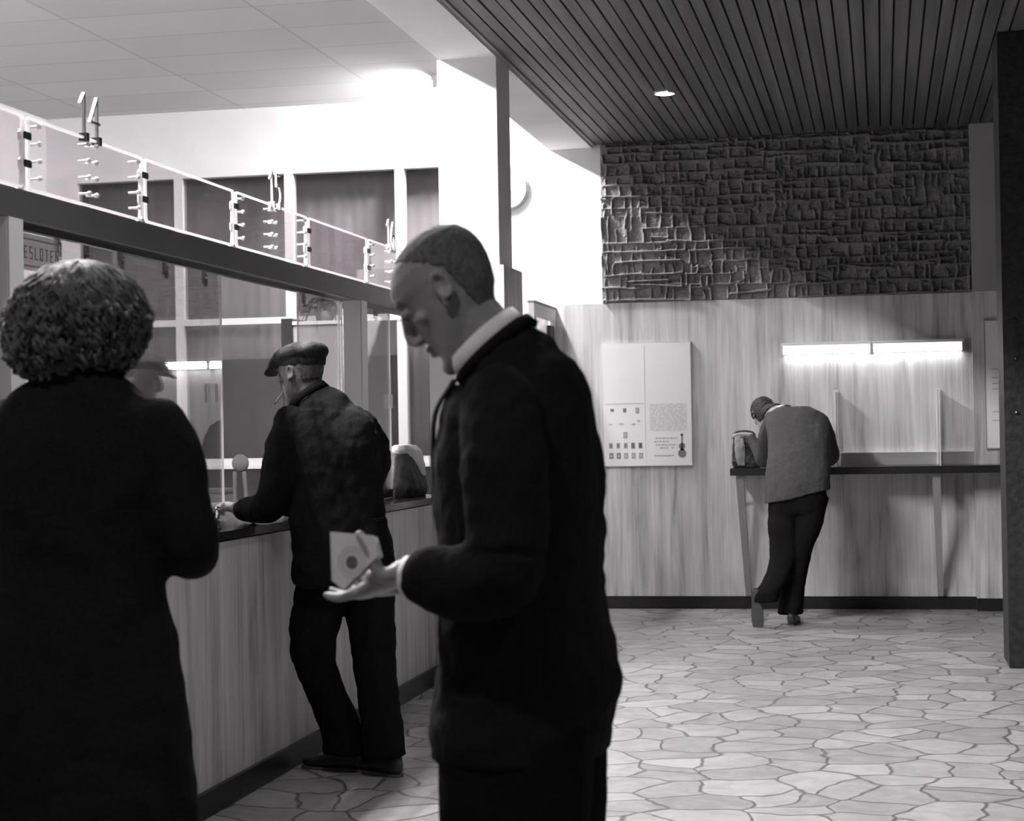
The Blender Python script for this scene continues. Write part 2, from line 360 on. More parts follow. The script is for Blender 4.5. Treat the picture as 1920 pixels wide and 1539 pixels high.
# ================================================================== LAMPS
def luminaire(y, lab, hl=.62):
    t = thing('ceiling_light', lab, 'ceiling light', (-3.03, y, 3.86), 'fluorescent lights over the office side of the beam')
    h = obj('housing', B(((-.06, -hl, -.04), (.06, hl, 0))), M['white'], t)
    for dx in (-.03, .03):
        bm = bmesh.new(); cyl(bm, (dx, -hl+.02, -.07), (dx, hl-.02, -.07), .016); obj('tube', bm, M['otube'], t, True)
    for yy in (-hl, hl-.012): obj('end_cap', B(((-.05, yy, -.09), (.05, yy+.012, -.04))), M['white'], t)
for i, y in enumerate((5.4, 6.75, 8.1)):
    luminaire(y, 'white twin tube ceiling light beside the beam')
luminaire(12.85, 'white twin tube ceiling light beside the beam', .36)
def downlight(x, y, lab, grp=None):
    t = thing('downlight', lab, 'ceiling light', (x, y, 3.445), grp)
    bm = bmesh.new(); loft(bm, [ring((0, 0, -.004), (.066, 0, 0), (0, .066, 0), 32), ring((0, 0, .0), (.068, 0, 0), (0, .068, 0), 32), ring((0, 0, .0), (.060, 0, 0), (0, .060, 0), 32), ring((0, 0, -.004), (.060, 0, 0), (0, .060, 0), 32), ring((0, 0, -.004), (.066, 0, 0), (0, .066, 0), 32)], False)
    obj('rim', bm, M['white'], t, True)
    bm = bmesh.new(); cyl(bm, (0, 0, -.003), (0, 0, .003), .06, n=32); obj('lens', bm, M['lens'], t)
    ld = bpy.data.lights.new('downlight_bulb', 'SPOT'); ld.energy = DOWN_W; ld.spot_size = math.radians(125); ld.spot_blend = .8; ld.shadow_soft_size = .06; ld.color = (1, .98, .99)
    lo = bpy.data.objects.new('bulb', ld); COL.objects.link(lo); lo.parent = t; lo.location = (0, 0, -.03)
downlight(-1.313, 11.451, 'round lit recessed downlight in the dark slatted ceiling')
for x, y in ((1.3, 8.2), (1.3, 4.9), (3.6, 8.2), (3.6, 4.9), (-1.3, 4.6), (-1.3, 1.7), (1.3, 1.7)):  # unseen downlights; the two nearest the viewpoint are added as front fill
    downlight(x, y, 'round recessed downlight added out of view in the slatted hall ceiling above the viewpoint', 'unseen downlights above the hall')
# tube light over the writing ledge
t = thing('wall_light', 'long white two tube fluorescent wall light above the writing ledge', 'wall light', (-.068, YB-.022, 1.87))
obj('back_plate', B(((-.638, -.02, -.02), (.638, 0, .06))), M['alu'], t)
obj('reflector', B(((-.64, -.10, .035), (-.003, 0, .058)), ((.003, -.10, .035), (.64, 0, .058))), M['white'], t, False, .002)
for x0, x1 in ((-.628, -.012), (.012, .628)):
    bm = bmesh.new(); cyl(bm, (x0, -.055, .0), (x1, -.055, .0), .022, n=20); obj('tube', bm, M['tube'], t, True)
for x0, x1 in ((-.645, -.628), (-.012, .012), (.628, .645)): obj('lamp_holder', B(((x0, -.085, -.03), (x1, 0, .06))), M['alu'], t)

# ================================================================== RELIEF
def relief():
    x0, x1, z0, z1, st = -2.02, .64, 2.262, 3.44, .0065
    nx, nz = int((x1-x0)/st)+1, int((z1-z0)/st)+1
    X, Z = np.meshgrid(np.linspace(x0, x1, nx), np.linspace(z0, z1, nz))
    H = np.zeros_like(X)
    R = np.random.default_rng(21)
    def stroke(pts, wd, amp):
        pts = np.array(pts)
        for (ax, az), (bx, bz) in zip(pts, pts[1:]):
            m = (X > min(ax, bx)-.04) & (X < max(ax, bx)+.04) & (Z > min(az, bz)-.04) & (Z < max(az, bz)+.04)
            if not m.any(): continue
            px, pz = X[m], Z[m]; dx, dz = bx-ax, bz-az; l2 = dx*dx+dz*dz+1e-9
            tt = np.clip(((px-ax)*dx+(pz-az)*dz)/l2, 0, 1)
            d = np.hypot(px-ax-tt*dx, pz-az-tt*dz)
            H[m] = np.maximum(H[m], amp*np.clip(1.6-d/wd, 0, 1))
    # sunken rectangular cells of uneven depth
    for _ in range(700):
        cx, cz = R.uniform(x0, x1), R.uniform(z0, z1); a, b = R.uniform(.02, .07), R.uniform(.02, .05); v = R.uniform(-.012, .012)
        m = (abs(X-cx) < a) & (abs(Z-cz) < b); H[m] = H[m]*.5+v
    rows = []; z = z0+.012
    while z < z1: rows.append(z); z += R.uniform(.055, .105)
    for i, zr in enumerate(rows):
        x = x0+R.uniform(0, .05); zz = zr; first = True
        while x < x1:
            ln = R.uniform(.25, .8); n = max(2, int(ln/.06)); pts = []
            for j in range(n+1):
                zz += R.normal(0, .0035); zz += (zr-zz)*.12; pts.append((x+ln*j/n, zz))
            if R.random() < .82: stroke(pts, R.uniform(.005, .009), R.uniform(.028, .05))
            x += ln+R.uniform(-.03, .05); zz = zr+R.normal(0, .02)
        x = x0+R.uniform(0, .06)
        top = rows[i+1] if i+1 < len(rows) else z1
        while x < x1:
            w = R.uniform(.035, .13); k = R.random()
            h0, h1 = (zr, top) if k < .6 else ((zr, zr+(top-zr)*R.uniform(.4, .8)) if k < .8 else (zr-(top-zr)*.5, top))
            stroke([(x, h0), (x+R.normal(0, .005), (h0+h1)/2), (x+R.normal(0, .006), h1)], R.uniform(.004, .008), R.uniform(.022, .046))
            if R.random() < .3:
                zz2 = R.uniform(h0, h1); stroke([(x, zz2), (x+w*R.uniform(.4, 1), zz2+R.normal(0, .01))], .005, R.uniform(.02, .04))
            x += w
    for _ in range(24):   # long taller ribs
        cx, cz = R.uniform(x0, x1-.3), R.uniform(z0, z1); stroke([(cx, cz), (cx+.15, cz+R.normal(0, .008)), (cx+R.uniform(.2, .5), cz+R.normal(0, .012))], .007, .055)
    K = H.copy()
    for _ in range(1): K[1:-1, 1:-1] = (H[1:-1, 1:-1]*4+H[:-2, 1:-1]+H[2:, 1:-1]+H[1:-1, :-2]+H[1:-1, 2:])/8; H = K.copy()
    H += R.normal(0, .0009, H.shape)
    V = np.stack([X, (YB-.02)-H, Z], -1).reshape(-1, 3); V2 = np.array([(x0, YB+.001, z0), (x1, YB+.001, z0), (x1, YB+.001, z1), (x0, YB+.001, z1)])
    idx = np.arange(nx*nz).reshape(nz, nx)
    F = np.stack([idx[:-1, :-1], idx[:-1, 1:], idx[1:, 1:], idx[1:, :-1]], -1).reshape(-1, 4).tolist()
    n = nx*nz
    F += [list(idx[0, ::-1])+[n, n+1], list(idx[-1, :])+[n+2, n+3], list(idx[:, 0])+[n+3, n], list(idx[::-1, -1])+[n+1, n+2], [n, n+3, n+2, n+1]]
    me = bpy.data.meshes.new('wall_relief'); me.from_pydata(np.vstack([V, V2]).tolist(), [], F); me.materials.append(M['concrete']); me.update()
    o = bpy.data.objects.new('wall_relief', me); COL.objects.link(o)
    tag(o, 'large dark abstract ridged relief panel above the travertine wall', 'wall relief')
relief()

# ================================================================== COUNTER
S_ = None
t = thing('service_counter', 'long travertine fronted service counter with dark polished top', 'counter', (-2.6, 6.5, 0))
def lp(o, p):   # world-built mesh kept in place under a located empty
    o.parent = p; o.location = -p.location; return o
lp(obj('front_panel', B(((-2.95, .5, .09), (-2.345, 9.79, .945))), M['trav_y']), t)
lp(obj('plinth', B(((-2.93, .5, 0), (-2.325, 9.79, .09))), M['base']), t)
lp(obj('counter_top', B(((-3.05, .5, .952), (-2.33, 9.79, .984))), M['darktop'], None, False, .003), t)
lp(obj('back_shelf', B(((-3.4, .5, .80), (-2.96, 9.79, .84))), M['desk']), t)
# header rail with underside and rail
t = thing('counter_header', 'grey metal header rail running above the service counter', 'header rail', (-2.5, 6.5, 1.97))
lp(obj('fascia', B(((-2.468, .5, 1.97), (-2.45, 9.79, 2.058))), M['header']), t)
lp(obj('top_plate', B(((-2.70, .5, 2.046), (-2.468, 9.79, 2.058))), M['header']), t)
lp(obj('underside', B(((-2.585, .5, 1.990), (-2.469, 9.79, 1.996))), M['under']), t)
lp(obj('rail', B(((-2.612, .5, 1.976), (-2.588, 9.79, 1.992))), M['black']), t)
for y in (5.45, 5.95, 6.35, 6.75, 8.0, 8.3, 9.2, 9.0):
    bm = bmesh.new(); box(bm, (-2.606, y-.009, 1.93), (-2.594, y+.009, 1.99)); box(bm, (-2.600, y-.004, 1.915), (-2.586, y+.004, 1.95)); ball(bm, (-2.59, y, 1.955), .007, seg=8)
    lp(obj('hanger', bm, M['chrome']), t)
# piers
for y, lab in ((4.86, 'grey counter pier beside the woman in the dark coat'), (8.47, 'grey counter pier behind the man in the flat cap')):
    p = thing('counter_pier', lab, 'post', (-2.49, y, .984))
    obj('post', B(((-.05, -.04, 0), (.036, .04, .986))), M['post'], p)
    obj('edge_trim', B(((.037, -.038, 0), (.043, .05, .986))), M['white'], p); tag(p.children[1] if len(p.children) > 1 else p.children[0], 'bright white edge strip')
# sliding panes
def pane(y0, y1, x, handle, lab):
    p = thing('sliding_pane', lab, 'glass pane', (x, (y0+y1)/2, 1.0)); h = (y1-y0)/2
    obj('glass', B(((-.003, -h, .03), (.003, h, .97))), M['pane'], p)
    obj('edge', B(((-.004, h, .03), (.004, h+.004, .97))), M['piped_glow_edge'], p); obj('edge', B(((-.004, -h-.003, .03), (.004, -h, .97))), M['piped_glow_edge'], p)
    obj('bottom_channel', B(((-.009, -h, -.014), (.009, h, .03))), M['chrome'], p)
    if handle is not None:
        hy = handle-(y0+y1)/2
        bm = bmesh.new(); box(bm, (.004, hy-.006, .46), (.022, hy+.006, .535)); box(bm, (.018, hy-.014, .462), (.024, hy+.014, .533))
        obj('handle', bm, M['white'], p, False)
pane(4.92, 5.85, -2.58, None, 'clear glass counter pane carrying the lettered sign')
pane(5.86, 6.87, -2.58, 6.75, 'clear sliding glass pane with a white pull beside the capped man')
pane(7.79, 8.42, -2.56, None, 'clear glass pane behind the capped man, left of the grey pier')
pane(8.53, 9.40, -2.58, 9.355, 'clear sliding glass pane with a white pull beyond the grey pier')
# pane guides on the counter top
for i, (gy) in enumerate((6.27, 6.34, 6.41)):
    bm = bmesh.new(); cyl(bm, (0, 0, 0), (0, 0, .075), .006); ball(bm, (0, 0, .075), .009, seg=10); cyl(bm, (0, 0, 0), (0, 0, .006), .013)
    o = obj('guide_pin', bm, M['chrome'], None, True); o.location = (-2.43, gy, .9845)
    tag(o, 'short chrome guide pin on the counter top beside the capped man hand', 'pin', 'guide pins on the counter')
# perspex panels with studs
def rrect(y0, y1, z0, z1, r, n=6):
    o = []
    for cy, cz, a in ((y1-r, z1-r, 0), (y0+r, z1-r, 90), (y0+r, z0+r, 180), (y1-r, z0+r, 270)):
        for i in range(n+1):
            t_ = math.radians(a+90*i/n); o.append((cy+r*math.cos(t_), cz+r*math.sin(t_)))
    return o
joints = [3.2, 4.065, 4.94, 5.81, 6.70, 7.615, 8.56, 9.46]
def panel(y0, y1, number):
    lab = 'clear studded perspex panel carrying number %s above the counter' % number if number else 'plain clear perspex panel standing on the header rail'
    if not number:
        lab += {4.065: ' at the left edge', 5.81: ' just right of number fourteen', 7.615: ' just right of number fifteen'}.get(y0, '')
    t = thing('perspex_panel', lab, 'panel', (-2.452, (y0+y1)/2, 2.058)); h = (y1-y0)/2-.012
    prof = rrect(-h, h, .004, .222, .018)
    bm = bmesh.new(); f = bm.faces.new([bm.verts.new((-.002, a, b)) for a, b in prof]); e = bmesh.ops.extrude_face_region(bm, geom=[f])
    bmesh.ops.translate(bm, verts=[v for v in e['geom'] if isinstance(v, bmesh.types.BMVert)], vec=(.004, 0, 0)); obj('sheet', bm, M['perspex'], t)
    bm = bmesh.new(); inn = rrect(-h+.007, h-.007, .011, .215, .012)
    n = len(prof); A = [[bm.verts.new((xx, a, b)) for a, b in pr] for xx in (-.005, .005) for pr in (prof, inn)]
    for i in range(n):
        j = (i+1) % n
        bm.faces.new((A[0][i], A[0][j], A[1][j], A[1][i])); bm.faces.new((A[2][i], A[3][i], A[3][j], A[2][j]))
        bm.faces.new((A[0][i], A[2][i], A[2][j], A[0][j])); bm.faces.new((A[1][i], A[1][j], A[3][j], A[3][i]))
    obj('painted_glow_rim', bm, M['piped_glow_edge'], t)
    if number:
        for yy in (y0+.08, y0+.425, y0+.48, y1-.055):
            for zz in (2.103, 2.155, 2.207, 2.259):
                bm = bmesh.new(); c = (0, yy-(y0+y1)/2, zz-2.058)
                ball(bm, (.006, c[1], c[2]), (.0085, .0085, .0085), seg=10); cyl(bm, (-.03, c[1], c[2]), (.004, c[1], c[2]), .004, n=8)
                obj('stud', bm, M['white'], t, True)
for i in range(len(joints)-1):
    panel(joints[i], joints[i+1], {0: 'thirteen', 2: 'fourteen', 4: 'fifteen', 6: 'sixteen'}.get(i))
for i, y in enumerate(joints):
    t = thing('panel_bracket', 'white bracket with two dark clips joining perspex panels ' + {1: 'at the left edge of the view', 0: 'nearest the viewer, outside the left edge', 2: 'left of number fourteen', 3: 'right of number fourteen', 4: 'left of number fifteen', 5: 'right of number fifteen', 6: 'left of number sixteen', 7: 'next to the column'}[i], 'bracket', (-2.452, y, 2.058), None)
    bm = bmesh.new()
    prof = [(-.045, 0), (-.020, .015), (-.014, .05), (-.014, .06), (-.024, .068), (-.024, .09), (-.014, .098), (-.012, .14), (-.022, .15), (-.022, .172), (-.010, .182), (.004, .182), (.004, 0)]
    f = bm.faces.new([bm.verts.new((-.013, a, b)) for a, b in prof]); e = bmesh.ops.extrude_face_region(bm, geom=[f])
    bmesh.ops.translate(bm, verts=[v for v in e['geom'] if isinstance(v, bmesh.types.BMVert)], vec=(.007, 0, 0)); obj('upright', bm, M['white'], t)
    for z in (.079, .161):
        obj('clip', B(((.0055, -.024, z-.011), (.012, .020, z+.011))), M['clip'], t, False, .002)
# numbers
def strokes(bm, paths, th=.008, dp=.009):
    for pts in paths:
        q = crom([(0, a, b) for a, b in pts], 5) if len(pts) > 3 else [np.array((0, a, b)) for a, b in pts]
        for a, b in zip(q, q[1:]):
            a, b = Vector(a), Vector(b); d = (b-a); l = d.length
            if l < 1e-5: continue
            ang = math.atan2(d.z, d.y); c = (a+b)/2
            vs = box(bm, (-dp/2, -l/2-th*.3, -th/2), (dp/2, l/2+th*.3, th/2))
            bmesh.ops.rotate(bm, verts=vs, cent=(0, 0, 0), matrix=Matrix.Rotation(ang, 3, 'X')); bmesh.ops.translate(bm, verts=vs, vec=c)
GL = {'1': [[(-.028, .100), (0, .132)], [(0, .132), (0, 0)]],
      '4': [[(.05, .132), (.0, .052), (.068, .052)], [(.05, .132), (.05, 0)]],
      '5': [[(.055, .128), (.010, .128)], [(.010, .128), (.010, .078)], [(.010, .078), (.04, .082), (.062, .058), (.058, .024), (.038, .004), (.025, 0)]],
      '6': [[(.038, .128), (.020, .10), (.008, .065), (.008, .03), (.028, 0), (.052, .01), (.058, .036), (.044, .058), (.022, .056), (.010, .036)]]}
for txt, y, mm in (('14', 5.345, 'header'), ('15', 7.148, 'white'), ('16', 8.955, 'white')):
    t = thing('counter_number', 'upright number %s standing on top of a perspex panel' % {'14': 'fourteen', '15': 'fifteen', '16': 'sixteen'}[txt], 'number', (-2.452, y, 2.283))
    for k, ch in enumerate(txt):
        bm = bmesh.new(); strokes(bm, [[(a+k*.045, b) for a, b in p] for p in GL[ch]])
        obj('digit', bm, M['alu' if txt == '14' else 'white'], t)
    bm = bmesh.new()
    for yy in (0, {'14': .095, '15': .07, '16': .07}[txt]): box(bm, (-.014, yy-.009, -.018), (.014, yy+.009, .008))
    obj('foot_clip', bm, M['clip'] if txt == '14' else M['white'], t)
# sign
t = thing('window_sign', 'white hanging sign with spaced letters reading GESLOTEN behind the glass', 'sign', (-2.62, 5.39, 1.86))
obj('plate', B(((-.002, -.2, 0), (.0, .14, .115))), M['backlit_sign'], t)
obj('border', B(((.0, -.2, .012), (.0012, .14, .016)), ((.0, -.2, .096), (.0012, .14, .1))), M['ink_mid'], t)
obj('hook', B(((-.002, .118, .10), (.004, .124, .15)), ((-.002, -.15, .10), (.004, -.144, .15))), M['chrome'], t)
LET = {'G': ['11', '10', '11'], }
SEG = {'G': [((1, 1), (0, 1)), ((0, 1), (0, 0)), ((0, 0), (1, 0)), ((1, 0), (1, .45)), ((1, .45), (.55, .45))], 'E': [((0, 0), (0, 1)), ((0, 1), (1, 1)), ((0, .5), (.8, .5)), ((0, 0), (1, 0))],
       'S': [((1, 1), (0, 1)), ((0, 1), (0, .5)), ((0, .5), (1, .5)), ((1, .5), (1, 0)), ((1, 0), (0, 0))], 'L': [((0, 1), (0, 0)), ((0, 0), (1, 0))],
       'O': [((0, 0), (0, 1)), ((0, 1), (1, 1)), ((1, 1), (1, 0)), ((1, 0), (0, 0))], 'T': [((0, 1), (1, 1)), ((.5, 1), (.5, 0))], 'N': [((0, 0), (0, 1)), ((0, 1), (1, 0)), ((1, 0), (1, 1))]}
for k, ch in enumerate('GESLOTEN'):
    bm = bmesh.new()
    for (a, b), (c, d) in SEG[ch]:
        A = Vector((0, a*.017, b*.036)); D = Vector((0, c*.017, d*.036)); l = (D-A).length; ang = math.atan2(D.z-A.z, D.y-A.y)
        vs = box(bm, (-.0006, -l/2-.0015, -.0018), (.0006, l/2+.0015, .0018)); bmesh.ops.rotate(bm, verts=vs, cent=(0, 0, 0), matrix=Matrix.Rotation(ang, 3, 'X')); bmesh.ops.translate(bm, verts=vs, vec=(A+D)/2)
    o = obj('letter', bm, M['ink_grey'], t); o.location = (.0012, -.165+k*.0365, .038)

# ================================================================== OFFICE
t = thing('tall_cabinet', 'tall office cabinet with a black side behind the counter glass', 'cabinet', (-3.36, 10.7, 0))
obj('carcass', B(((-.13, -.17, 0), (.2, .2, 1.99))), M['board_wall'], t)
obj('side_board', B(((-.20, -.19, 0), (-.13, .2, 2.03))), M['black'], t); obj('door', B(((-.12, -.185, .06), (.185, -.171, 1.95))), M['board_wall'], t, False, .002)
obj('top_board', B(((-.13, -.19, 1.991), (.205, .2, 2.012))), M['frame'], t)
t = thing('potted_plant', 'drooping long leaved plant on top of the tall office cabinet', 'plant', (-3.33, 10.66, 2.013))
bm = bmesh.new(); loft(bm, [ring((0, 0, 0), (.05, 0, 0), (0, .05, 0)), ring((0, 0, .09), (.07, 0, 0), (0, .07, 0))]); obj('pot', bm, M['pot'], t, True)
for i in range(16):
    a = 2*PI*i/16+random.uniform(-.2, .2); ln = random.uniform(.14, .24); hh = random.uniform(.08, .14); dr = random.uniform(.1, .3)
    bm = bmesh.new(); prev = None
    for j in range(9):
        s = j/8; r = ln*s; z = .09+hh*math.sin(PI*s*.55)*1.1-dr*s**2.4; w_ = .014*math.sin(PI*min(s*.9+.1, 1))+.001
        c = Vector((math.cos(a)*r, math.sin(a)*r, z)); sd = Vector((-math.sin(a), math.cos(a), 0))*w_
        cur = [bm.verts.new(c+sd), bm.verts.new(c-Vector((0, 0, .003))), bm.verts.new(c-sd), bm.verts.new(c+Vector((0, 0, .002)))]
        if prev:
            for q in range(4): bm.faces.new((prev[q], prev[(q+1) % 4], cur[(q+1) % 4], cur[q]))
        prev = cur
    obj('leaf', bm, M['leaf'], t, True)
t = thing('office_desk', 'dark office desk behind the counter glass', 'desk', (-4.45, 11.0, 0))
obj('desk_top', B(((-.75, -.35, .72), (.75, .35, .76))), M['desk'], t, False, .003)
for dx in (-.72, .42): obj('pedestal', B(((dx, -.3, 0), (dx+.3, .3, .72))), M['officewood'], t)
t = thing('card_index_box', 'small grey file box with a dark slot on the office desk', 'box', (-4.2, 10.9, .76))
obj('case', B(((-.18, -.12, 0), (.14, .12, .21))), M['desk'], t, False, .004); obj('slot', B(((.02, -.124, .08), (.10, -.119, .12))), M['black'], t); obj('lid', B(((-.185, -.125, .211), (.145, .125, .235))), M['cloth_grey'], t)
t = thing('office_chair', 'light office chair with round padded back near the desk', 'chair', (-3.83, 10.3, 0))
bm = bmesh.new(); box(bm, (-.2, -.2, .6), (.2, .2, .65)); obj('seat', bm, M['cloth_grey'], t, False, .01)
bm = bmesh.new(); ball(bm, (0, .2, 1.16), (.055, .03, .055)); obj('backrest', bm, M['cloth_grey'], t, True)
for dx in (-.045, .03):
    bm = bmesh.new(); tube(bm, [(dx, .2, .65), (dx, .22, .9), (dx*.8, .2, 1.1)], [.014]*3, n=8); obj('back_post', bm, M['cloth_grey'], t, True)
for dx in (-.17, .17):
    for dy in (-.17, .17):
        bm = bmesh.new(); cyl(bm, (dx*1.15, dy*1.15, 0), (dx, dy, .6), .014); obj('leg', bm, M['alu'], t, True)
# curtain sheet behind office windows; also stands in for plain grey upper glass
def curtain(x0, x1, z0, z1, lab, y=YB+.25):
    bm = bmesh.new(); n = int((x1-x0)/.012); prev = None
    for i in range(n+1):
        x = x0+(x1-x0)*i/n; yy = y+.004*math.sin(x*62+2*noise.noise(Vector((x*3, 0, 0))))+.004*math.sin(x*23)
        cur = [bm.verts.new((x, yy, z0)), bm.verts.new((x, yy, z1)), bm.verts.new((x, yy+.004, z1)), bm.verts.new((x, yy+.004, z0))]
        if prev:
            for q in range(4): bm.faces.new((prev[q], prev[(q+1) % 4], cur[(q+1) % 4], cur[q]))
        prev = cur
    tag(obj('curtain', bm, M['curtain'], None, True), lab, 'curtain')
curtain(-6.22, -3.0, 1.0, 3.42, 'grey curtain sheet added behind the office windows, also greying the plain upper panes')
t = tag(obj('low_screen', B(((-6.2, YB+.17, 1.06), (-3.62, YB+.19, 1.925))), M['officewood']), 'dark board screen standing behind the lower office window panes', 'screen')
# wall clock
t = thing('wall_clock', 'round white wall clock on the white wall beside the column', 'clock', (-2.725, YB, 3.143))
def disc(bm, r, y0, y1, n=48): loft(bm, [ring((0, y0, 0), (r, 0, 0), (0, 0, r), n), ring((0, y1, 0), (r, 0, 0), (0, 0, r), n)])
bm = bmesh.new(); disc(bm, .155, -.045, 0); obj('case', bm, M['alu'], t, True)
bm = bmesh.new(); disc(bm, .146, -.048, -.0455); obj('face', bm, M['white'], t)
for i in range(12):
    a = i*PI/6; bm = bmesh.new(); vs = box(bm, (-.003, -.0500, .115), (.003, -.0485, .135)); bmesh.ops.rotate(bm, verts=vs, cent=(0, 0, 0), matrix=Matrix.Rotation(a, 3, 'Y')); obj('hour_mark', bm, M['ink_mid'], t)
for a, l in ((2.05, .07), (2.4, .11)):
    bm = bmesh.new(); vs = box(bm, (-.003, -.053, -.01), (.003, -.0505, l)); bmesh.ops.rotate(bm, verts=vs, cent=(0, 0, 0), matrix=Matrix.Rotation(a, 3, 'Y')); obj('hand', bm, M['ink_mid'], t)
# open glazed door leaf
t = thing('glazed_door', 'open glazed door leaf standing out from the white back wall', 'door', (-2.379, YB, 0))
fb = bmesh.new()
box(fb, (-.04, -.87, 2.14), (0, 0, 2.225)); box(fb, (-.04, -.87, 0), (0, -.78, 2.14)); box(fb, (-.04, -.87, 0), (0, -.14, .2)); box(fb, (-.04, -.05, 0), (0, 0, 2.14))
obj('leaf_frame', fb, M['frame'], t)
obj('dark_stile', B(((-.036, -.20, .2), (-.006, -.05, 2.10))), M['black'], t); obj('glass', B(((-.022, -.78, .2), (-.018, -.20, 2.14))), M['window'], t)
obj('top_rail', B(((-.045, -.88, 2.226), (.006, -.0, 2.24))), M['board_wall'], t); obj('handle', B(((0.0, -.80, 1.02), (.04, -.77, 1.06)), ((.03, -.80, 1.03), (.045, -.68, 1.05))), M['chrome'], t)

# ================================================================== BACK WALL FITTINGS
# poster
t = thing('stamp_poster', 'framed white poster with rows of small stamps and a violin', 'poster', (-1.70, YB-.022, 1.05))
obj('board', B(((-.33, -.028, 0), (.33, 0, .912))), M['alu'], t); obj('sheet', B(((-.325, -.030, .005), (.325, -.0285, .907))), M['poster'], t)
def flat(name, x0, z0, x1, z1, m, par=None): return obj(name, B(((x0, -.0315, z0), (x1, -.0302, z1))), m, par or t)
for z in (.078, .020+.008):   # printed stamps, two full rows of five
    pass
px = lambda u: -.33+(u-118)/(1068-118)*.66
pz = lambda v: .912-(v-150)/(1440-150)*.912
def stamp(u, v, w_, h_, m, inner=None):
    o = flat('stamp', px(u-w_/2), pz(v+h_/2), px(u+w_/2), pz(v-h_/2), m)
    if inner: obj('stamp_picture', B(((px(u-w_/4), -.0325, pz(v+h_/4)), (px(u+w_/4), -.0316, pz(v-h_/4)))), inner, o)
for k in range(5):
    stamp(200+k*79, 1222, 38, 58, M['ink_mid'] if k < 3 else M['ink_grey'], M['ink_grey'] if k < 4 else M['ink'])
    stamp(204+k*79, 1328, 42, 60, M['ink_grey'] if k < 2 else M['ink_mid'], M['ink_faint'])
stamp(357, 1113, 42, 66, M['ink_mid'], M['ink_faint']); stamp(220, 851, 36, 28, M['ink_grey']); stamp(354, 853, 34, 42, M['ink_grey']); stamp(490, 856, 38, 56, M['ink_mid'], M['ink_faint'])
for u, v, w_, h_ in ((200, 1000, 34, 14), (315, 995, 50, 16), (447, 1000, 40, 18), (502, 968, 28, 22)): stamp(u, v, w_, h_, M['ink_faint'])
flat('fold_line', px(570), pz(1420), px(573), pz(180), M['ink_faint']); flat('fold_line', px(140), pz(782), px(560), pz(779), M['ink_faint'])
bm = bmesh.new()   # grey printed paragraph block
for r in range(15):
    v = 795+r*19; u = 620
    while u < 1010:
        l = random.uniform(20, 90); box(bm, (px(u), -.0312, pz(v+5)), (px(min(u+l, 1015)), -.0303, pz(v))); u += l+14
obj('paragraph', bm, M['ink_faint'], t)
bm = bmesh.new()
for v, u0, u1 in ((1148, 680, 915), (1183, 665, 820), (1218, 680, 890), (1250, 725, 810), (1250, 850, 875), (1328, 665, 870)):
    u = u0
    while u < u1:
        l = random.uniform(12, 40); box(bm, (px(u), -.0312, pz(v+7)), (px(min(u+l, u1)), -.0303, pz(v-3))); u += l+8
obj('caption_lines', bm, M['ink_mid'], t)
bm = bmesh.new()
def flatdisc(cx, cz, rx, rz): loft(bm, [ring((cx, -.0302, cz), (rx, 0, 0), (0, 0, rz)), ring((cx, -.0315, cz), (rx, 0, 0), (0, 0, rz))])
flatdisc(px(958), pz(1310), .030, .031); flatdisc(px(958), pz(1235), .023, .024); box(bm, (px(951), -.0315, pz(1280)), (px(965), -.0302, pz(1110))); box(bm, (px(946), -.0315, pz(1128)), (px(970), -.0302, pz(1106))); box(bm, (px(940), -.0315, pz(1280)), (px(976), -.0302, pz(1262)))
obj('violin_print', bm, M['ink_grey'], t)
# right hand notice board
t = thing('notice_board', 'pale framed notice board on the travertine pier right of the tube light', 'notice board', (1.03, YB-.13, 1.14))
obj('frame', B(((-.32, -.02, 0), (.32, 0, .915))), M['alu'], t); obj('sheet', B(((-.31, -.022, .01), (.31, -.0205, .905))), M['poster'], t)
bm = bmesh.new()
for z in (.2, .26, .42, .46, .5, .56): box(bm, (-.27, -.0235, z), (-.12+random.uniform(-.04, .04), -.0222, z+.008))
obj('printed_lines', bm, M['ink_faint'], t)
# writing ledge
t = thing('writing_ledge', 'long black edged writing ledge fixed along the travertine wall', 'ledge', (-.1, YB-.25, 1.0))
lp(obj('desk_top', B(((-1.065, 12.90, .984), (4.9, YB-.022, 1.036))), M['black'], None, False, .003), t)
lp(obj('upstand', B(((-.30, YB-.06, 1.037), (.628, YB-.023, 1.125))), M['board_wall']), t)
lp(obj('upstand_lip', B(((-.30, YB-.066, 1.125), (.628, YB-.023, 1.132))), M['white']), t)
for x0, x1 in ((-1.03, -.99), (.33, .385)):
    bm = bmesh.new()
    loft(bm, [[Vector(v) for v in r] for r in ([(x0, 12.95, .984), (x0+.055, 12.95, .984), (x0+.055, 13.0, .984), (x0, 13.0, .984)], [(x0+.03, 13.30, .10), (x0+.07, 13.30, .10), (x0+.07, 13.35, .10), (x0+.03, 13.35, .10)])])
    lp(obj('raking_leg', bm, M['board_wall']), t)
bm = bmesh.new(); loft(bm, [[Vector(v) for v in r] for r in ([(-.975, 12.96, .984), (-.955, 12.96, .984), (-.955, 12.99, .984), (-.975, 12.99, .984)], [(-1.0, 13.3, .77), (-.985, 13.3, .77), (-.985, 13.34, .77), (-1.0, 13.34, .77)])])
lp(obj('strut', bm, M['alu']), t)
M['divider'] = glass('frosted_divider', .82, 1.0, .2)
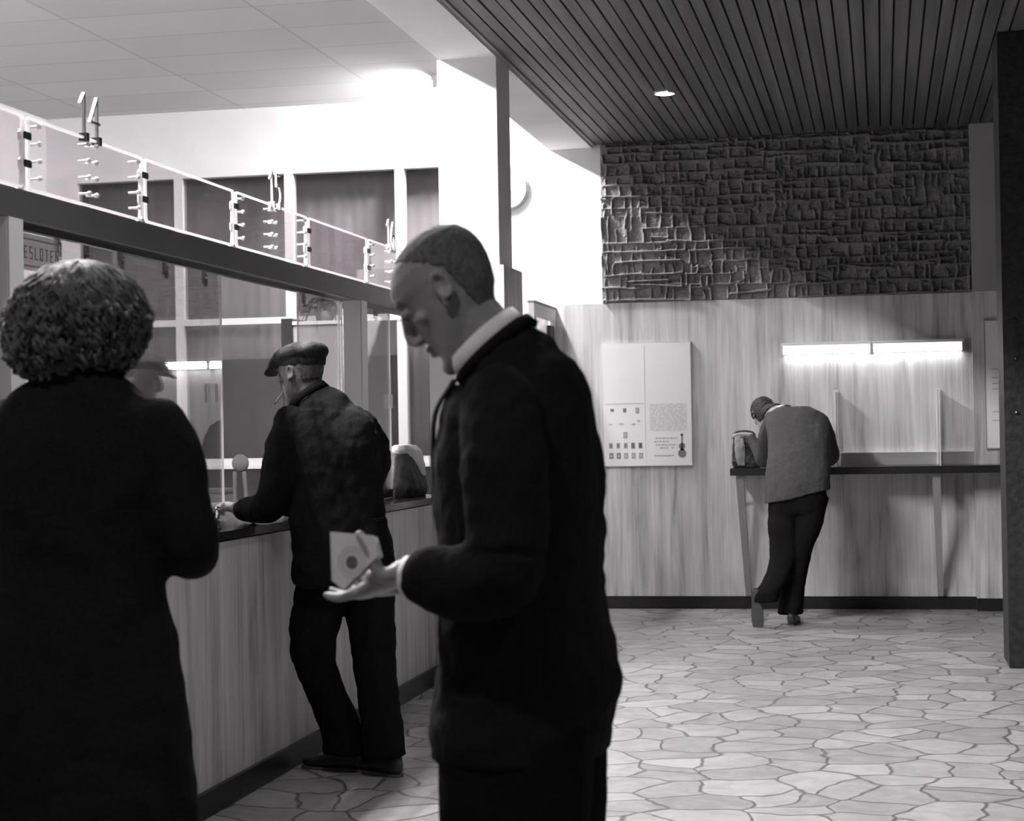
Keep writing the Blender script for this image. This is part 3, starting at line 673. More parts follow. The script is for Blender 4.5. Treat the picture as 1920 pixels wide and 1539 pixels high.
for x, lab in ((-.325, 'glass divider on the ledge beside the leaning man'), (.385, 'glass divider on the ledge near the right pier')):
    d = thing('ledge_divider', lab, 'divider', (x, YB-.067, 1.037))
    obj('glass', B(((-.004, -.42, .0), (.004, -.02, .53))), M['divider'], d)
    obj('wall_channel', B(((-.012, -.02, 0), (.012, 0, .545))), M['white'], d); obj('front_edge', B(((-.005, -.426, 0), (.005, -.42, .53))), M['piped_glow_edge'], d)
# dark post on the right
t = thing('dark_post', 'dark rough stone clad post cut off by the right edge', 'post', (.86, 10.4, 0))
obj('shaft', B(((-.214, -.232, 0), (.25, .232, 3.445))), M['post_dark'], t, False, .004)
bm = bmesh.new()
for z in (1.88, 1.67, 1.38): ball(bm, (-.15, -.235, z), .012, seg=8)
obj('screw', bm, M['black'], t)
#@@PEOPLE@@
# ================================================================== PEOPLE
HEAD = [(-.118, .066, .020, .022), (-.110, .084, -.005, .036), (-.095, .090, -.02, .047), (-.075, .085, -.035, .055), (-.050, .087, -.058, .062), (-.025, .087, -.080, .067),
        (0, .083, -.092, .071), (.020, .082, -.099, .074), (.040, .089, -.103, .077), (.065, .087, -.101, .078), (.088, .070, -.091, .072), (.106, .043, -.070, .056), (.117, .008, -.035, .030)]
def head_matrix(c, F, pitch=0, tilt=0, sc=1):
    F = Vector(F).normalized(); R = F.cross(Vector((0, 0, 1))).normalized(); U = R.cross(F)
    m3 = Matrix((R, F, U)).transposed()
    m3 = m3 @ Matrix.Rotation(-math.radians(pitch), 3, 'X') @ Matrix.Rotation(math.radians(tilt), 3, 'Y')
    return Matrix.Translation(Vector(c)) @ (m3*sc).to_4x4()
def add_head(bm, Mh, ears=True, old=False):
    h = bmesh.new(); rr = []
    for z, yf, yb, w_ in HEAD:
        cy = (yf+yb)/2; d = (yf-yb)/2; r = []
        for i in range(32):
            t = 2*PI*i/32; y = math.sin(t); x = math.cos(t)
            k = 1-.16*max(0, y)**2
            r.append(Vector((math.copysign(abs(x)**.92, x)*w_*k, cy+d*math.copysign(abs(y)**.95, y), z)))
        rr.append(r)
    loft(h, rr)
    # nose, brow, lips, chin, cheek bones
    loft(h, [ring(c, (a, 0, 0), (0, b, 0), 14) for c, a, b in (((0, .082, .036), .007, .012), ((0, .090, .018), .008, .014), ((0, .098, -.002), .010, .017), ((0, .100, -.018), .013, .017), ((0, .097, -.028), .014, .015), ((0, .090, -.036), .012, .012))])
    ball(h, (0, .102, -.020), (.0095, .010, .0085), seg=12)
    for s in (-1, 1):
        ball(h, (s*.013, .097, -.028), (.0075, .011, .007), seg=10)
        ball(h, (s*.030, .080, .040), (.022, .012, .007), seg=12)
        ball(h, (s*.044, .058, -.008), (.020, .018, .014), seg=12)
        ball(h, (s*.031, .0790, .019), (.0135, .0100, .0095), seg=12)
        if ears:
            bmesh.ops.create_cone(h, cap_ends=True, segments=14, radius1=.016, radius2=.021, depth=.010, matrix=Matrix.Translation((s*.077, -.010, .002)) @ Matrix.Rotation(s*(PI/2-.35), 4, 'Y') @ Matrix.Diagonal((1.25, .75, 1, 1)))
            for a in range(11):
                an = math.radians(-70+a*25); ball(h, (s*(.081+.003*math.sin(an)), -.013+(-.014)*math.cos(an)*.9, .005+.025*math.sin(an)), (.0045, .005, .005), seg=8)
            ball(h, (s*.078, .002, -.022), (.006, .007, .009), seg=8)
    ball(h, (0, .090, -.050), (.023, .011, .0055), seg=12); ball(h, (0, .088, -.062), (.019, .011, .0065), seg=12); ball(h, (0, .080, -.098), (.022, .018, .016), seg=12)
    if old:
        for s in (-1, 1): ball(h, (s*.045, .05, -.012), (.014, .016, .013), seg=10)
    bmesh.ops.transform(h, matrix=Mh, verts=h.verts)
    me = bpy.data.meshes.new('t'); h.to_mesh(me); h.free(); bm.from_mesh(me); bpy.data.meshes.remove(me)
def head_sculpt(Mh, sc=1):
    o = []
    n = (Mh.to_3x3() @ Vector((0, -1, 0))).normalized()
    for s in (-1, 1):
        o.append((tuple(Mh @ Vector((s*.030, .088, .027))), .010*sc, tuple(n*.005)))
        o.append((tuple(Mh @ Vector((s*.033, .085, .006))), .010*sc, tuple(n*.003)))
        o.append((tuple(Mh @ Vector((s*.050, .070, -.040))), .020*sc, tuple(n*.004)))
        o.append((tuple(Mh @ Vector((s*.090, -.012, .004))), .010*sc, tuple((Mh.to_3x3() @ Vector((-s*.006, 0, 0))))))
    o.append((tuple(Mh @ Vector((0, .098, -.056))), .009*sc, tuple(n*.004)))
    return o
def eyes(Mh, parent):
    for s in (-1, 1):
        bm = bmesh.new(); ball(bm, Mh @ Vector((s*.031, .080, .019)), .0092, seg=12); obj('eye', bm, M['eye'], parent, True)
def add_hand(bm, W, D, Nn, T, curls, thumb, s=1.0, spread=.06, tb=.015):
    W, D = Vector(W), Vector(D).normalized(); Nn = Vector(Nn); Nn = (Nn-D*Nn.dot(D)).normalized(); T0 = Vector(T); T = (T0-D*T0.dot(D)-Nn*T0.dot(Nn)).normalized()
    loft(bm, [ring(W+D*d*s-Nn*.002, T*a*s, Nn*b*s, 16, 2.6) for d, a, b in ((-.02, .027, .020), (.0, .028, .019), (.03, .036, .017), (.06, .041, .015), (.085, .041, .013), (.094, .036, .009))])
    ball(bm, W+D*.032*s+T*.022*s+Nn*.010*s, (.02*s, .02*s, .014*s), seg=10)
    for i, (ln, cu) in enumerate(zip((.070, .078, .073, .058), curls)):
        p = W+D*(.082-.004*abs(i-1))*s+T*(.031-.0205*i)*s; ang = 0; pts = [p-D*.015*s, p]; d = (D+T*spread*(1.5-i)*.9).normalized()
        for seg, c in zip((.44, .31, .25), cu):
            ang += math.radians(c); v = d*math.cos(ang)+Nn*math.sin(ang); p = p+v*ln*seg*s; pts.append(p)
        tube(bm, pts, [.0092*s, .0092*s, .0086*s, .0080*s, .0066*s], 12, 4, ref=T)
    pts = [W+D*tb*s+T*.018*s, W+D*(tb+.018)*s+T*.034*s+Nn*.008*s]
    for v, l in thumb: pts.append(pts[-1]+(D*v[0]+Nn*v[1]+T*v[2]).normalized()*l*s)
    tube(bm, pts, [.014*s, .0125*s, .0108*s, .0092*s][:len(pts)], 12, 4, ref=D)
def add_torso(bm, secs, ang=0, n=28, p=2.3):
    """secs: (cx, cy, z, half width across, half depth); ang: direction of the width axis"""
    c, s = math.cos(ang), math.sin(ang)
    q = crom(secs, 4)
    loft(bm, [ring(v[:3], (c*v[3], s*v[3], 0), (-s*v[4], c*v[4], 0), n, p) for v in q])
def add_shoe(bm, heel, D, s=1.0, up=(0, 0, 1)):
    D = Vector(D).normalized(); U = Vector(up); U = (U-D*U.dot(D)).normalized(); T = D.cross(U); h = Vector(heel)
    loft(bm, [ring(h+D*d*s+U*z*s, T*a*s, U*b*s, 16, 2.6) for d, z, a, b in ((-.012, .035, .018, .030), (.0, .042, .030, .042), (.05, .046, .036, .046), (.10, .042, .037, .042), (.16, .030, .043, .030), (.22, .023, .044, .023), (.265, .019, .034, .018), (.285, .017, .016, .012))])
def add_sole(bm, heel, D, s=1.0, up=(0, 0, 1)):
    D = Vector(D).normalized(); U = Vector(up); U = (U-D*U.dot(D)).normalized(); T = D.cross(U); h = Vector(heel)
    o = []
    for d, a in ((-.013, .020), (.02, .031), (.08, .031), (.15, .042), (.22, .045), (.265, .036), (.288, .018)): o.append((d, a))
    bot = [h+D*d*s+T*a*s for d, a in o]+[h+D*d*s-T*a*s for d, a in o[::-1]]
    va = [bm.verts.new(v) for v in bot]; vb = [bm.verts.new(v+U*.012*s) for v in bot]; n = len(va)
    bm.faces.new(va[::-1]); bm.faces.new(vb)
    for i in range(n): bm.faces.new((va[i], va[(i+1) % n], vb[(i+1) % n], vb[i]))
def shoes(parent, lst, s=1.0):
    for heel, D, upv in lst:
        bm = bmesh.new(); add_shoe(bm, Vector(heel)+Vector(upv)*.008, D, s, upv); o = bake('shoe', bm, M['shoe'], parent, .006, 2)
        bm = bmesh.new(); add_sole(bm, heel, D, s, upv); obj('sole', bm, M['sole'], o)
def collar_ring(bm, c, ax, ay, nrm, h, th=.004, n=36, flare=1.06):
    c, ax, ay, nrm = map(Vector, (c, ax, ay, nrm)); nrm = nrm.normalized()
    k = 1+th/ax.length
    R = [ring(c, ax*flare, ay*flare, n), ring(c+nrm*h, ax, ay, n), ring(c+nrm*h, ax*k, ay*k, n), ring(c, ax*flare*k, ay*flare*k, n), ring(c, ax*flare, ay*flare, n)]
    loft(bm, R, False)

# ---------------------------------------------------------------- man with the booklet
t = thing('person', 'tall man in a dark suit and white collar looking down at a booklet', 'person', (-.66, 3.3, 0))
Mh = head_matrix((-.783, 3.29, 1.583), (-.985, .03, 0), 39, 0, 1.04)
bm = bmesh.new(); add_head(bm, Mh)
tube(bm, [(-.775, 3.29, 1.56), (-.735, 3.295, 1.525), (-.70, 3.30, 1.47), (-.67, 3.3, 1.40)], [(.058, .066), (.060, .066), (.064, .070), (.07, .07)], 20, ref=(0, 1, 0))
add_torso(bm, [(-.66, 3.3, 1.42, .07, .10), (-.655, 3.3, 1.36, .09, .17), (-.655, 3.3, 1.2, .10, .15), (-.655, 3.3, 1.0, .09, .13), (-.65, 3.3, .9, .10, .14), (-.65, 3.3, .85, .08, .12)])
# left arm (nearer the viewer) and right arm, hands joined at the wrists
tube(bm, [(-.655, 3.12, 1.36), (-.640, 3.06, 1.22), (-.640, 3.05, 1.09), (-.74, 3.07, 1.078), (-.835, 3.097, 1.081)], [.045, .042, .038, .034, .026], 14)
add_hand(bm, (-.838, 3.098, 1.082), (-.74, .42, -.34), (-.15, .0, .95), (-.3, -1, .1), [(4, 14, 14), (6, 18, 16), (8, 22, 18), (14, 28, 20)],
         [((-.05, 1, .25), .040), ((.15, 1, .1), .034), ((.35, .9, -.05), .016)], 1.05, tb=-.008)
tube(bm, [(-.655, 3.48, 1.36), (-.645, 3.53, 1.22), (-.655, 3.52, 1.09), (-.76, 3.42, 1.07), (-.84, 3.30, 1.055)], [.045, .042, .038, .034, .026], 14)
add_hand(bm, (-.848, 3.292, 1.052), (-.80, -.55, -.12), (0, .15, .98), (-.5, .8, .2), [(4, 10, 10), (4, 12, 10), (8, 16, 12), (12, 20, 14)],
         [((.7, .6, .4), .034), ((.9, .35, .0), .030), ((.9, .1, -.2), .014)], .98)
for dy in (-.09, .09): tube(bm, [(-.66, 3.3+dy, .9), (-.66, 3.3+dy, .5), (-.645, 3.3+dy, .09)], [.07, .055, .042], 14)
body = bake('body', bm, M['skin'], t, .0036, 3, sculpt=head_sculpt(Mh, 1.04)); eyes(Mh, t)
Mi = Mh.inverted()
def hp(c):
    q = Mi @ c
    n_ = .012*noise.noise(c*70)
    return (q.z > .072+1.0*q.y+n_ or (q.y < -.035 and q.z > -.055)) and q.z > -.07 and abs(q.x) < .0785 and q.y < .062 and not (q.y > .01 and q.z < .06)
shell('hair', body, hp, .0014, M['hair_short'], t, .001)
for s in (-1, 1):
    bm = bmesh.new()
    tube(bm, [Mh @ Vector((s*.018, .088, .042)), Mh @ Vector((s*.034, .086, .047)), Mh @ Vector((s*.05, .072, .042))], [.004, .0045, .003], 8)
    obj('eyebrow', bm, M['hair_short'], t, True)
# trousers
bm = bmesh.new()
add_torso(bm, [(-.655, 3.3, .98, .145, .165), (-.66, 3.3, .90, .15, .175), (-.66, 3.3, .80, .148, .175), (-.66, 3.3, .74, .13, .16)])
for dy in (-.095, .095): add_torso(bm, [(-.658, 3.3+dy, .82, .14, .09), (-.66, 3.3+dy*1.02, .65, .138, .09), (-.655, 3.3+dy*1.05, .45, .118, .085), (-.65, 3.3+dy*1.1, .22, .108, .085), (-.655, 3.3+dy*1.1, .06, .112, .085)])
bake('trousers', bm, M['trouser'], t, .009, 4, [(.12, .012)])
shoes(t, [((-.58, 3.2, 0), (-1, -.12, 0), (0, 0, 1)), ((-.56, 3.41, 0), (-1, .12, 0), (0, 0, 1))])
# shirt
bm = bmesh.new(); add_torso(bm, [(-.70, 3.3, 1.475, .050, .058), (-.685, 3.3, 1.44, .062, .07), (-.68, 3.3, 1.39, .09, .10), (-.68, 3.3, 1.2, .118, .12)])
bake('shirt', bm, M['shirt'], t, .006, 3)
bm = bmesh.new(); collar_ring(bm, (-.700, 3.297, 1.474), (.057, 0, .050), (0, .068, 0), (-.66, 0, .75), .042, .005, flare=1.03); obj('shirt_collar', bm, M['shirt'], t, True)
# jacket
bm = bmesh.new()
add_torso(bm, [(-.665, 3.3, 1.41, .114, .150), (-.662, 3.3, 1.36, .136, .195), (-.660, 3.3, 1.28, .149, .205), (-.662, 3.3, 1.18, .152, .20), (-.660, 3.3, 1.08, .147, .19),
               (-.655, 3.3, 1.00, .147, .185), (-.650, 3.3, .93, .157, .19), (-.648, 3.3, .86, .170, .195), (-.662, 3.3, .79, .168, .195), (-.668, 3.3, .735, .160, .19)])
ball(bm, (-.520, 3.28, .865), (.050, .12, .055)); ball(bm, (-.60, 3.3, 1.31), (.085, .17, .17))
loft(bm, [ring((-.655, 3.3, 1.375), (.118, 0, 0), (0, .17, 0), 28), ring((-.662, 3.3, 1.415), (.108, 0, .020), (0, .145, 0), 28), ring((-.676, 3.3, 1.450), (.084, 0, .042), (0, .105, 0), 28), ring((-.697, 3.3, 1.478), (.062, 0, .054), (0, .078, 0), 28)])
tube(bm, [(-.66, 3.14, 1.385), (-.645, 3.085, 1.30), (-.635, 3.06, 1.18), (-.64, 3.05, 1.085), (-.72, 3.07, 1.070), (-.745, 3.070, 1.073), (-.782, 3.080, 1.077)], [(.066, .070), (.075, .078), (.072, .072), (.070, .072), (.062, .066), (.056, .060), (.050, .053)], 20)
tube(bm, [(-.66, 3.46, 1.385), (-.645, 3.515, 1.30), (-.645, 3.53, 1.18), (-.66, 3.52, 1.09), (-.74, 3.45, 1.068), (-.82, 3.335, 1.056)], [(.066, .070), (.072, .072), (.070, .070), (.068, .070), (.060, .062), (.050, .052)], 20)
jk = bake('jacket', bm, M['suit'], t, .006, 5, [(.07, .016), (.16, .018)])
bm = bmesh.new(); collar_ring(bm, (-.693, 3.298, 1.470), (.064, 0, .056), (0, .076, 0), (-.66, 0, .75), .022, .006, flare=1.04); obj('jacket_collar', bm, M['suit'], jk, True)
bm = bmesh.new()
for s in (-1, 1):
    pts = [(-.765, 3.3+s*.075, 1.425), (-.808, 3.3+s*.055, 1.36), (-.822, 3.3+s*.02, 1.25), (-.821, 3.3+s*.003, 1.17)]
    pr = None
    for i, q in enumerate(crom(pts, 5)):
        wd = .045*math.sin(PI*min(1, .25+i/15*.75)); q = Vector(q); a = q+Vector((-.004, 0, 0)); b = q+Vector((.012, s*wd, 0))
        cur = [bm.verts.new(v) for v in (a, b, b+Vector((.006, 0, 0)), a+Vector((.008, 0, 0)))]
        if pr:
            for k in range(4): bm.faces.new((pr[k], pr[(k+1) % 4], cur[(k+1) % 4], cur[k]))
        pr = cur
obj('lapels', bm, M['suit'], jk, True)
for p in ((-.800, 3.085, 1.077), ):
    bm = bmesh.new(); tube(bm, [p, (-.826, 3.093, 1.080)], [(.034, .037), (.031, .034)], 20, 1, cap_round=False); obj('shirt_cuff', bm, M['shirt'], t, True)
bm = bmesh.new(); tube(bm, [(-.815, 3.33, 1.056), (-.846, 3.295, 1.052)], [(.040, .044), (.036, .040)], 20, 1, cap_round=False); obj('shirt_cuff', bm, M['shirt'], t, True)
for o in t.children: o.location = -t.location
# booklet
bk = thing('booklet', 'pale folded booklet with a round dark emblem held by the suited man', 'booklet', (-.91, 3.06, 1.1))
C5 = [(-.957, 3.075, 1.157), (-.872, 3.055, 1.151), (-.863, 3.050, 1.118), (-.934, 3.062, 1.057), (-.955, 3.073, 1.072)]
O = Vector(C5[0]); e1 = (Vector(C5[1])-O).normalized(); nn_ = e1.cross(Vector(C5[4])-O).normalized()
if nn_.y > 0: nn_ = -nn_
e2 = nn_.cross(e1)
pl = [O+e1*((Vector(c)-O).dot(e1))+e2*((Vector(c)-O).dot(e2)) for c in C5]
def slab(pts, th, off=0):
    bm = bmesh.new(); a = [bm.verts.new(p+nn_*off) for p in pts]; b = [bm.verts.new(p+nn_*(off-th)) for p in pts]; n = len(pts)
    bm.faces.new(a); bm.faces.new(b[::-1])
    for i in range(n): bm.faces.new((a[i], b[i], b[(i+1) % n], a[(i+1) % n]))
    return bm
lp(obj('cover', slab(pl, .0015), M['paper']), bk)
lp(obj('pages', slab([p+(sum(pl, Vector())/5-p)*.03 for p in pl], .004, -.0016), M['shirt']), bk)
lp(obj('rear_cover', slab([p+Vector((.002, .004, -.003)) for p in pl], .0015, -.0062), M['paper']), bk)
ec = pl[0]+e1*.042+(pl[4]-pl[0]).normalized()*.050
for r0, r1, mm in ((0, .012, 'ink'), (.019, .0205, 'ink_mid'), (.026, .027, 'ink_mid')):
    bm = bmesh.new(); n = 32; o_ = nn_*.0006
    e2b = e1.cross(nn_)
    if r0 == 0: loft(bm, [ring(ec+nn_*.0001, e1*r1, e2b*r1, n), ring(ec+o_, e1*r1, e2b*r1, n)])
    else: loft(bm, [ring(ec+nn_*.0001, e1*r1, e2b*r1, n), ring(ec+o_, e1*r1, e2b*r1, n), ring(ec+o_, e1*r0, e2b*r0, n), ring(ec+nn_*.0001, e1*r0, e2b*r0, n)], False)
    lp(obj('emblem', bm, M[mm]), bk)

# ---------------------------------------------------------------- woman, seen from behind
t = thing('person', 'person with short curly hair in a black coat seen from behind on the left', 'person', (-1.575, 3.42, 0))
Mh = head_matrix((-1.578, 3.42, 1.560), (-.25, 1, 0), 8, 0, 1.0)
bm = bmesh.new(); add_head(bm, Mh)
tube(bm, [(-1.575, 3.40, 1.52), (-1.575, 3.385, 1.45), (-1.575, 3.38, 1.38)], [.055, .055, .065], 18)
add_torso(bm, [(-1.575, 3.4, 1.41, .10, .06), (-1.575, 3.4, 1.34, .16, .08), (-1.575, 3.4, 1.15, .14, .09), (-1.575, 3.4, .95, .14, .1), (-1.575, 3.4, .85, .14, .09)])
for s in (-1, 1):
    tube(bm, [(-1.575+s*.17, 3.4, 1.34), (-1.575+s*.215, 3.4, 1.2), (-1.575+s*.215, 3.43, 1.09), (-1.575+s*.16, 3.56, 1.10), (-1.575+s*.09, 3.66, 1.12)], [.045, .04, .036, .032, .026], 12)
    add_hand(bm, (-1.575+s*.085, 3.665, 1.12), (-s*.8, .5, .0), (0, -.6, -.6), (0, .2, 1), [(20, 30, 20)]*4, [((.8, .4, .5), .034), ((.9, .4, .1), .028), ((.9, .4, 0), .014)], .92)
    tube(bm, [(-1.575+s*.09, 3.4, .9), (-1.575+s*.09, 3.4, .48), (-1.575+s*.085, 3.4, .08)], [.065, .040, .028], 14)
body = bake('body', bm, M['skin'], t, .005, 3, sculpt=head_sculpt(Mh)); eyes(Mh, t)
# coat
bm = bmesh.new()
add_torso(bm, [(-1.577, 3.385, 1.462, .068, .062), (-1.577, 3.39, 1.435, .105, .078), (-1.577, 3.395, 1.40, .155, .092), (-1.577, 3.40, 1.36, .195, .105), (-1.577, 3.40, 1.30, .208, .12), (-1.577, 3.4, 1.2, .19, .125), (-1.577, 3.41, 1.08, .172, .125), (-1.577, 3.41, 1.0, .170, .13),
               (-1.577, 3.41, .9, .190, .145), (-1.577, 3.41, .79, .206, .155), (-1.577, 3.41, .67, .216, .16), (-1.577, 3.41, .5, .226, .165), (-1.577, 3.41, .38, .232, .165)])
for s in (-1, 1):
    tube(bm, [(-1.577+s*.160, 3.4, 1.355), (-1.577+s*.198, 3.4, 1.27), (-1.577+s*.212, 3.405, 1.17), (-1.577+s*.215, 3.43, 1.105), (-1.577+s*.165, 3.55, 1.10), (-1.577+s*.11, 3.64, 1.115)], [(.060, .060), (.066, .066), (.065, .065), (.062, .062), (.056, .056), (.048, .048)], 18)
ct = bake('coat', bm, M['coat'], t, .008, 5, [(.1, .014), (.2, .016)])
bm = bmesh.new(); collar_ring(bm, (-1.577, 3.388, 1.44), (.072, 0, 0), (0, .064, 0), (0, 0, 1), .028, .006, flare=1.12); obj('coat_collar', bm, M['coat'], ct, True)
bm = bmesh.new()
for s in (-1, 1):
    bm = bmesh.new(); tube(bm, [(-1.575+s*.09, 3.40, .5), (-1.575+s*.09, 3.405, .32), (-1.575+s*.085, 3.4, .07)], [.056, .056, .038], 14); bake('stocking', bm, M['trouser'], t, .008, 2)
shoes(t, [((-1.66, 3.36, 0), (-.1, 1, 0), (0, 0, 1)), ((-1.49, 3.36, 0), (.1, 1, 0), (0, 0, 1))], .86)
# hair: a shaped mass, combed strands on the crown, curls around the sides and nape
hc = Vector((-1.578, 3.41, 1.572))
bm = bmesh.new(); ball(bm, hc+Vector((.008, 0, .012)), (.122, .125, .098), seg=24); ball(bm, hc+Vector((-.016, -.01, -.035)), (.130, .120, .082), seg=24); ball(bm, hc+Vector((-.020, -.02, -.065)), (.122, .100, .062), seg=20)
hr = random.Random(5)
def outer(a, e): return Vector((math.cos(a)*math.cos(e), math.sin(a)*math.cos(e), math.sin(e)))
def hsurf(d, k=1.0):   # hair silhouette: full and skewed low on the left, rounder at the upper right
    rx = .136 if d.x < 0 else .132-.02*max(0, -d.z)
    if d.z < 0: f = max(1-abs(d.z)**3, .02)**(1/3)/math.sqrt(max(1-d.z**2, .02)); d = Vector((d.x*f, d.y*f, d.z))
    return hc+Vector((d.x*rx-.010*max(0, -d.z+.2), d.y*.132, d.z*(.112 if d.z > 0 else .118)))*k if False else hc+Vector((d.x*rx*k-.012*max(0, -d.z+.2), d.y*.132*k, d.z*(.112 if d.z > 0 else .116)*k))
for i in range(760):
    a = hr.uniform(0, 2*PI); e = math.asin(hr.uniform(-.98, .12)); d = outer(a, e)
    if d.y > .6 and e > -.4: continue
    c = hsurf(d, hr.uniform(.95, 1.06)); big = max(0, -d.z+.1)
    r = hr.uniform(.007, .012+.006*big); ax = (d.cross(Vector((0, 0, 1)))+Vector((hr.uniform(-.5, .5), hr.uniform(-.5, .5), hr.uniform(-.5, .5)))).normalized(); sx = ax.orthogonal().normalized(); sy = ax.cross(sx); n = 8; turns = hr.uniform(.8, 1.6); ln = hr.uniform(.012, .03)
    tube(bm, [c+sx*r*math.cos(2*PI*turns*j/n)+sy*r*math.sin(2*PI*turns*j/n)+ax*ln*(j/n-.5) for j in range(n+1)], [.003]+[.0050]*(n-1)+[.0026], 5, 1)
for i in range(520):
    a = hr.uniform(0, 2*PI); ln = hr.randint(7, 11); ph = hr.uniform(0, 6); pts = []
    for j in range(ln):
        e = 1.5-j*.20; d = outer(a+.05*j*math.sin(i), e); wv = .004+.007*max(0, j-3)/5
        pts.append(hsurf(d, hr.uniform(.955, .99)+.012*(i % 3))+Vector((math.sin(ph+j*1.6), math.cos(ph+j*1.3), math.sin(ph+j*1.9)*.6))*wv)
    tube(bm, pts, [.0015]+[.0032]*(ln-2)+[.002], 5, 2)
for v in bm.verts: v.co += Vector((noise.noise(v.co*60), noise.noise(v.co*60+Vector((9, 0, 0))), noise.noise(v.co*60+Vector((0, 9, 0)))))*.004
obj('hair', bm, M['hair_brown'], t, True)
for o in t.children: o.location = -t.location

# ---------------------------------------------------------------- man in the flat cap at the counter
t = thing('person', 'old man in a flat cap with a cigarette leaning on the counter', 'person', (-2.02, 6.85, 0))
Mh = head_matrix((-2.232, 6.82, 1.562), (-.93, .36, 0), 12, 0, 1.0)
bm = bmesh.new(); add_head(bm, Mh, True, True)
tube(bm, [(-2.215, 6.815, 1.54), (-2.185, 6.815, 1.49), (-2.15, 6.81, 1.43)], [.058, .058, .07], 18)
fw_ = Vector((-.75, .66, 0)); lf = Vector((-.66, -.75, 0))
add_torso(bm, [(-2.14, 6.81, 1.43, .12, .06), (-2.12, 6.81, 1.36, .15, .08), (-2.09, 6.8, 1.15, .13, .09), (-2.06, 6.8, .95, .13, .09), (-2.06, 6.82, .88, .12, .08)], math.atan2(.75, .66))
tube(bm, [(-2.24, 6.69, 1.36), (-2.27, 6.66, 1.2), (-2.31, 6.70, 1.07), (-2.42, 6.79, 1.04), (-2.512, 6.852, 1.040)], [.045, .04, .036, .034, .032], 12)
add_hand(bm, (-2.515, 6.855, 1.040), (-.88, .30, .10), (.1, .2, -1), (.35, .85, 0), [(22, 34, 24), (22, 34, 24), (24, 34, 24), (26, 34, 24)], [((.7, .4, .6), .034), ((.95, .3, .1), .028), ((.95, .3, 0), .014)], .95)
tube(bm, [(-2.04, 6.91, 1.33), (-2.02, 7.04, 1.2), (-2.12, 7.16, 1.07), (-2.28, 7.18, 1.045), (-2.42, 7.16, 1.035)], [.035, .036, .034, .032, .026], 12)
add_hand(bm, (-2.43, 7.158, 1.033), (-.95, -.15, .03), (.05, 0, -1), (-.2, -.9, 0), [(14, 24, 20)]*4, [((.7, .4, .6), .034), ((.95, .3, .1), .028), ((.95, .3, 0), .014)], .95)
tube(bm, [(-2.10, 6.80, .9), (-2.185, 6.78, .47), (-2.09, 6.88, .1)], [.07, .052, .04], 12); tube(bm, [(-1.985, 6.86, .9), (-1.955, 6.86, .48), (-1.92, 6.84, .1)], [.07, .052, .04], 12)
body = bake('body', bm, M['skin_dark'], t, .0045, 3, sculpt=head_sculpt(Mh)); eyes(Mh, t)
Mi2 = Mh.inverted()
def hp2(c):
    q = Mi2 @ c; return q.y < -.045 and -.03 < q.z < .06
shell('hair', body, hp2, .004, M['hair_grey'], t, .002)
# cap
bm = bmesh.new()
cp = bmesh.new()
ball(cp, (0, -.008, .078), (.093, .122, .050), seg=24); ball(cp, (0, .050, .080), (.082, .094, .034), Matrix.Rotation(-.42, 3, 'X'), 20); ball(cp, (0, -.075, .075), (.082, .055, .042), seg=20)
ball(cp, (0, .105, .050), (.068, .058, .010), Matrix.Rotation(-.32, 3, 'X'), 20)
loft(cp, [ring((0, -.010, z), (a, 0, 0), (0, b, .020), 28) for z, a, b in ((.034, .080, .101), (.05, .084, .108), (.075, .086, .112))])
ball(cp, (0, -.01, .128), (.008, .008, .005), seg=8)
bmesh.ops.transform(cp, matrix=Mh, verts=cp.verts)
bake('flat_cap', cp, M['cap'], t, .0038, 4, [(.05, .006)])
bm = bmesh.new(); a = Mh @ Vector((-.022, .096, -.056)); d = Vector((-.55, .1, -.62)).normalized(); cyl(bm, a-d*.008, a+d*.038, .0042, n=10); cg = obj('cigarette', bm, M['cig'], t)
bm = bmesh.new(); cyl(bm, a+d*.0381, a+d*.050, .0042, .0035, 10); obj('ash', bm, M['ink_grey'], cg)
# trousers
bm = bmesh.new()
add_torso(bm, [(-2.06, 6.82, 1.0, .16, .11), (-2.06, 6.82, .9, .17, .12), (-2.055, 6.82, .8, .17, .12), (-2.05, 6.82, .74, .15, .1)], .3)
add_torso(bm, [(-2.125, 6.80, .85, .105, .10), (-2.165, 6.78, .65, .100, .10), (-2.185, 6.77, .50, .088, .09), (-2.175, 6.80, .40, .080, .085), (-2.13, 6.85, .25, .080, .08), (-2.095, 6.88, .13, .085, .085), (-2.09, 6.89, .075, .088, .09)])
add_torso(bm, [(-1.985, 6.85, .85, .105, .10), (-1.975, 6.85, .65, .095, .10), (-1.963, 6.85, .48, .085, .09), (-1.945, 6.84, .3, .078, .085), (-1.925, 6.83, .15, .080, .085), (-1.920, 6.83, .075, .084, .09)])
bake('trousers', bm, M['trouser'], t, .008, 3, [(.08, .018)])
shoes(t, [((-2.03, 6.90, 0), (-1, .25, 0), (0, 0, 1)), ((-1.86, 6.80, 0), (-.78, .55, 0), (0, 0, 1))], .95)
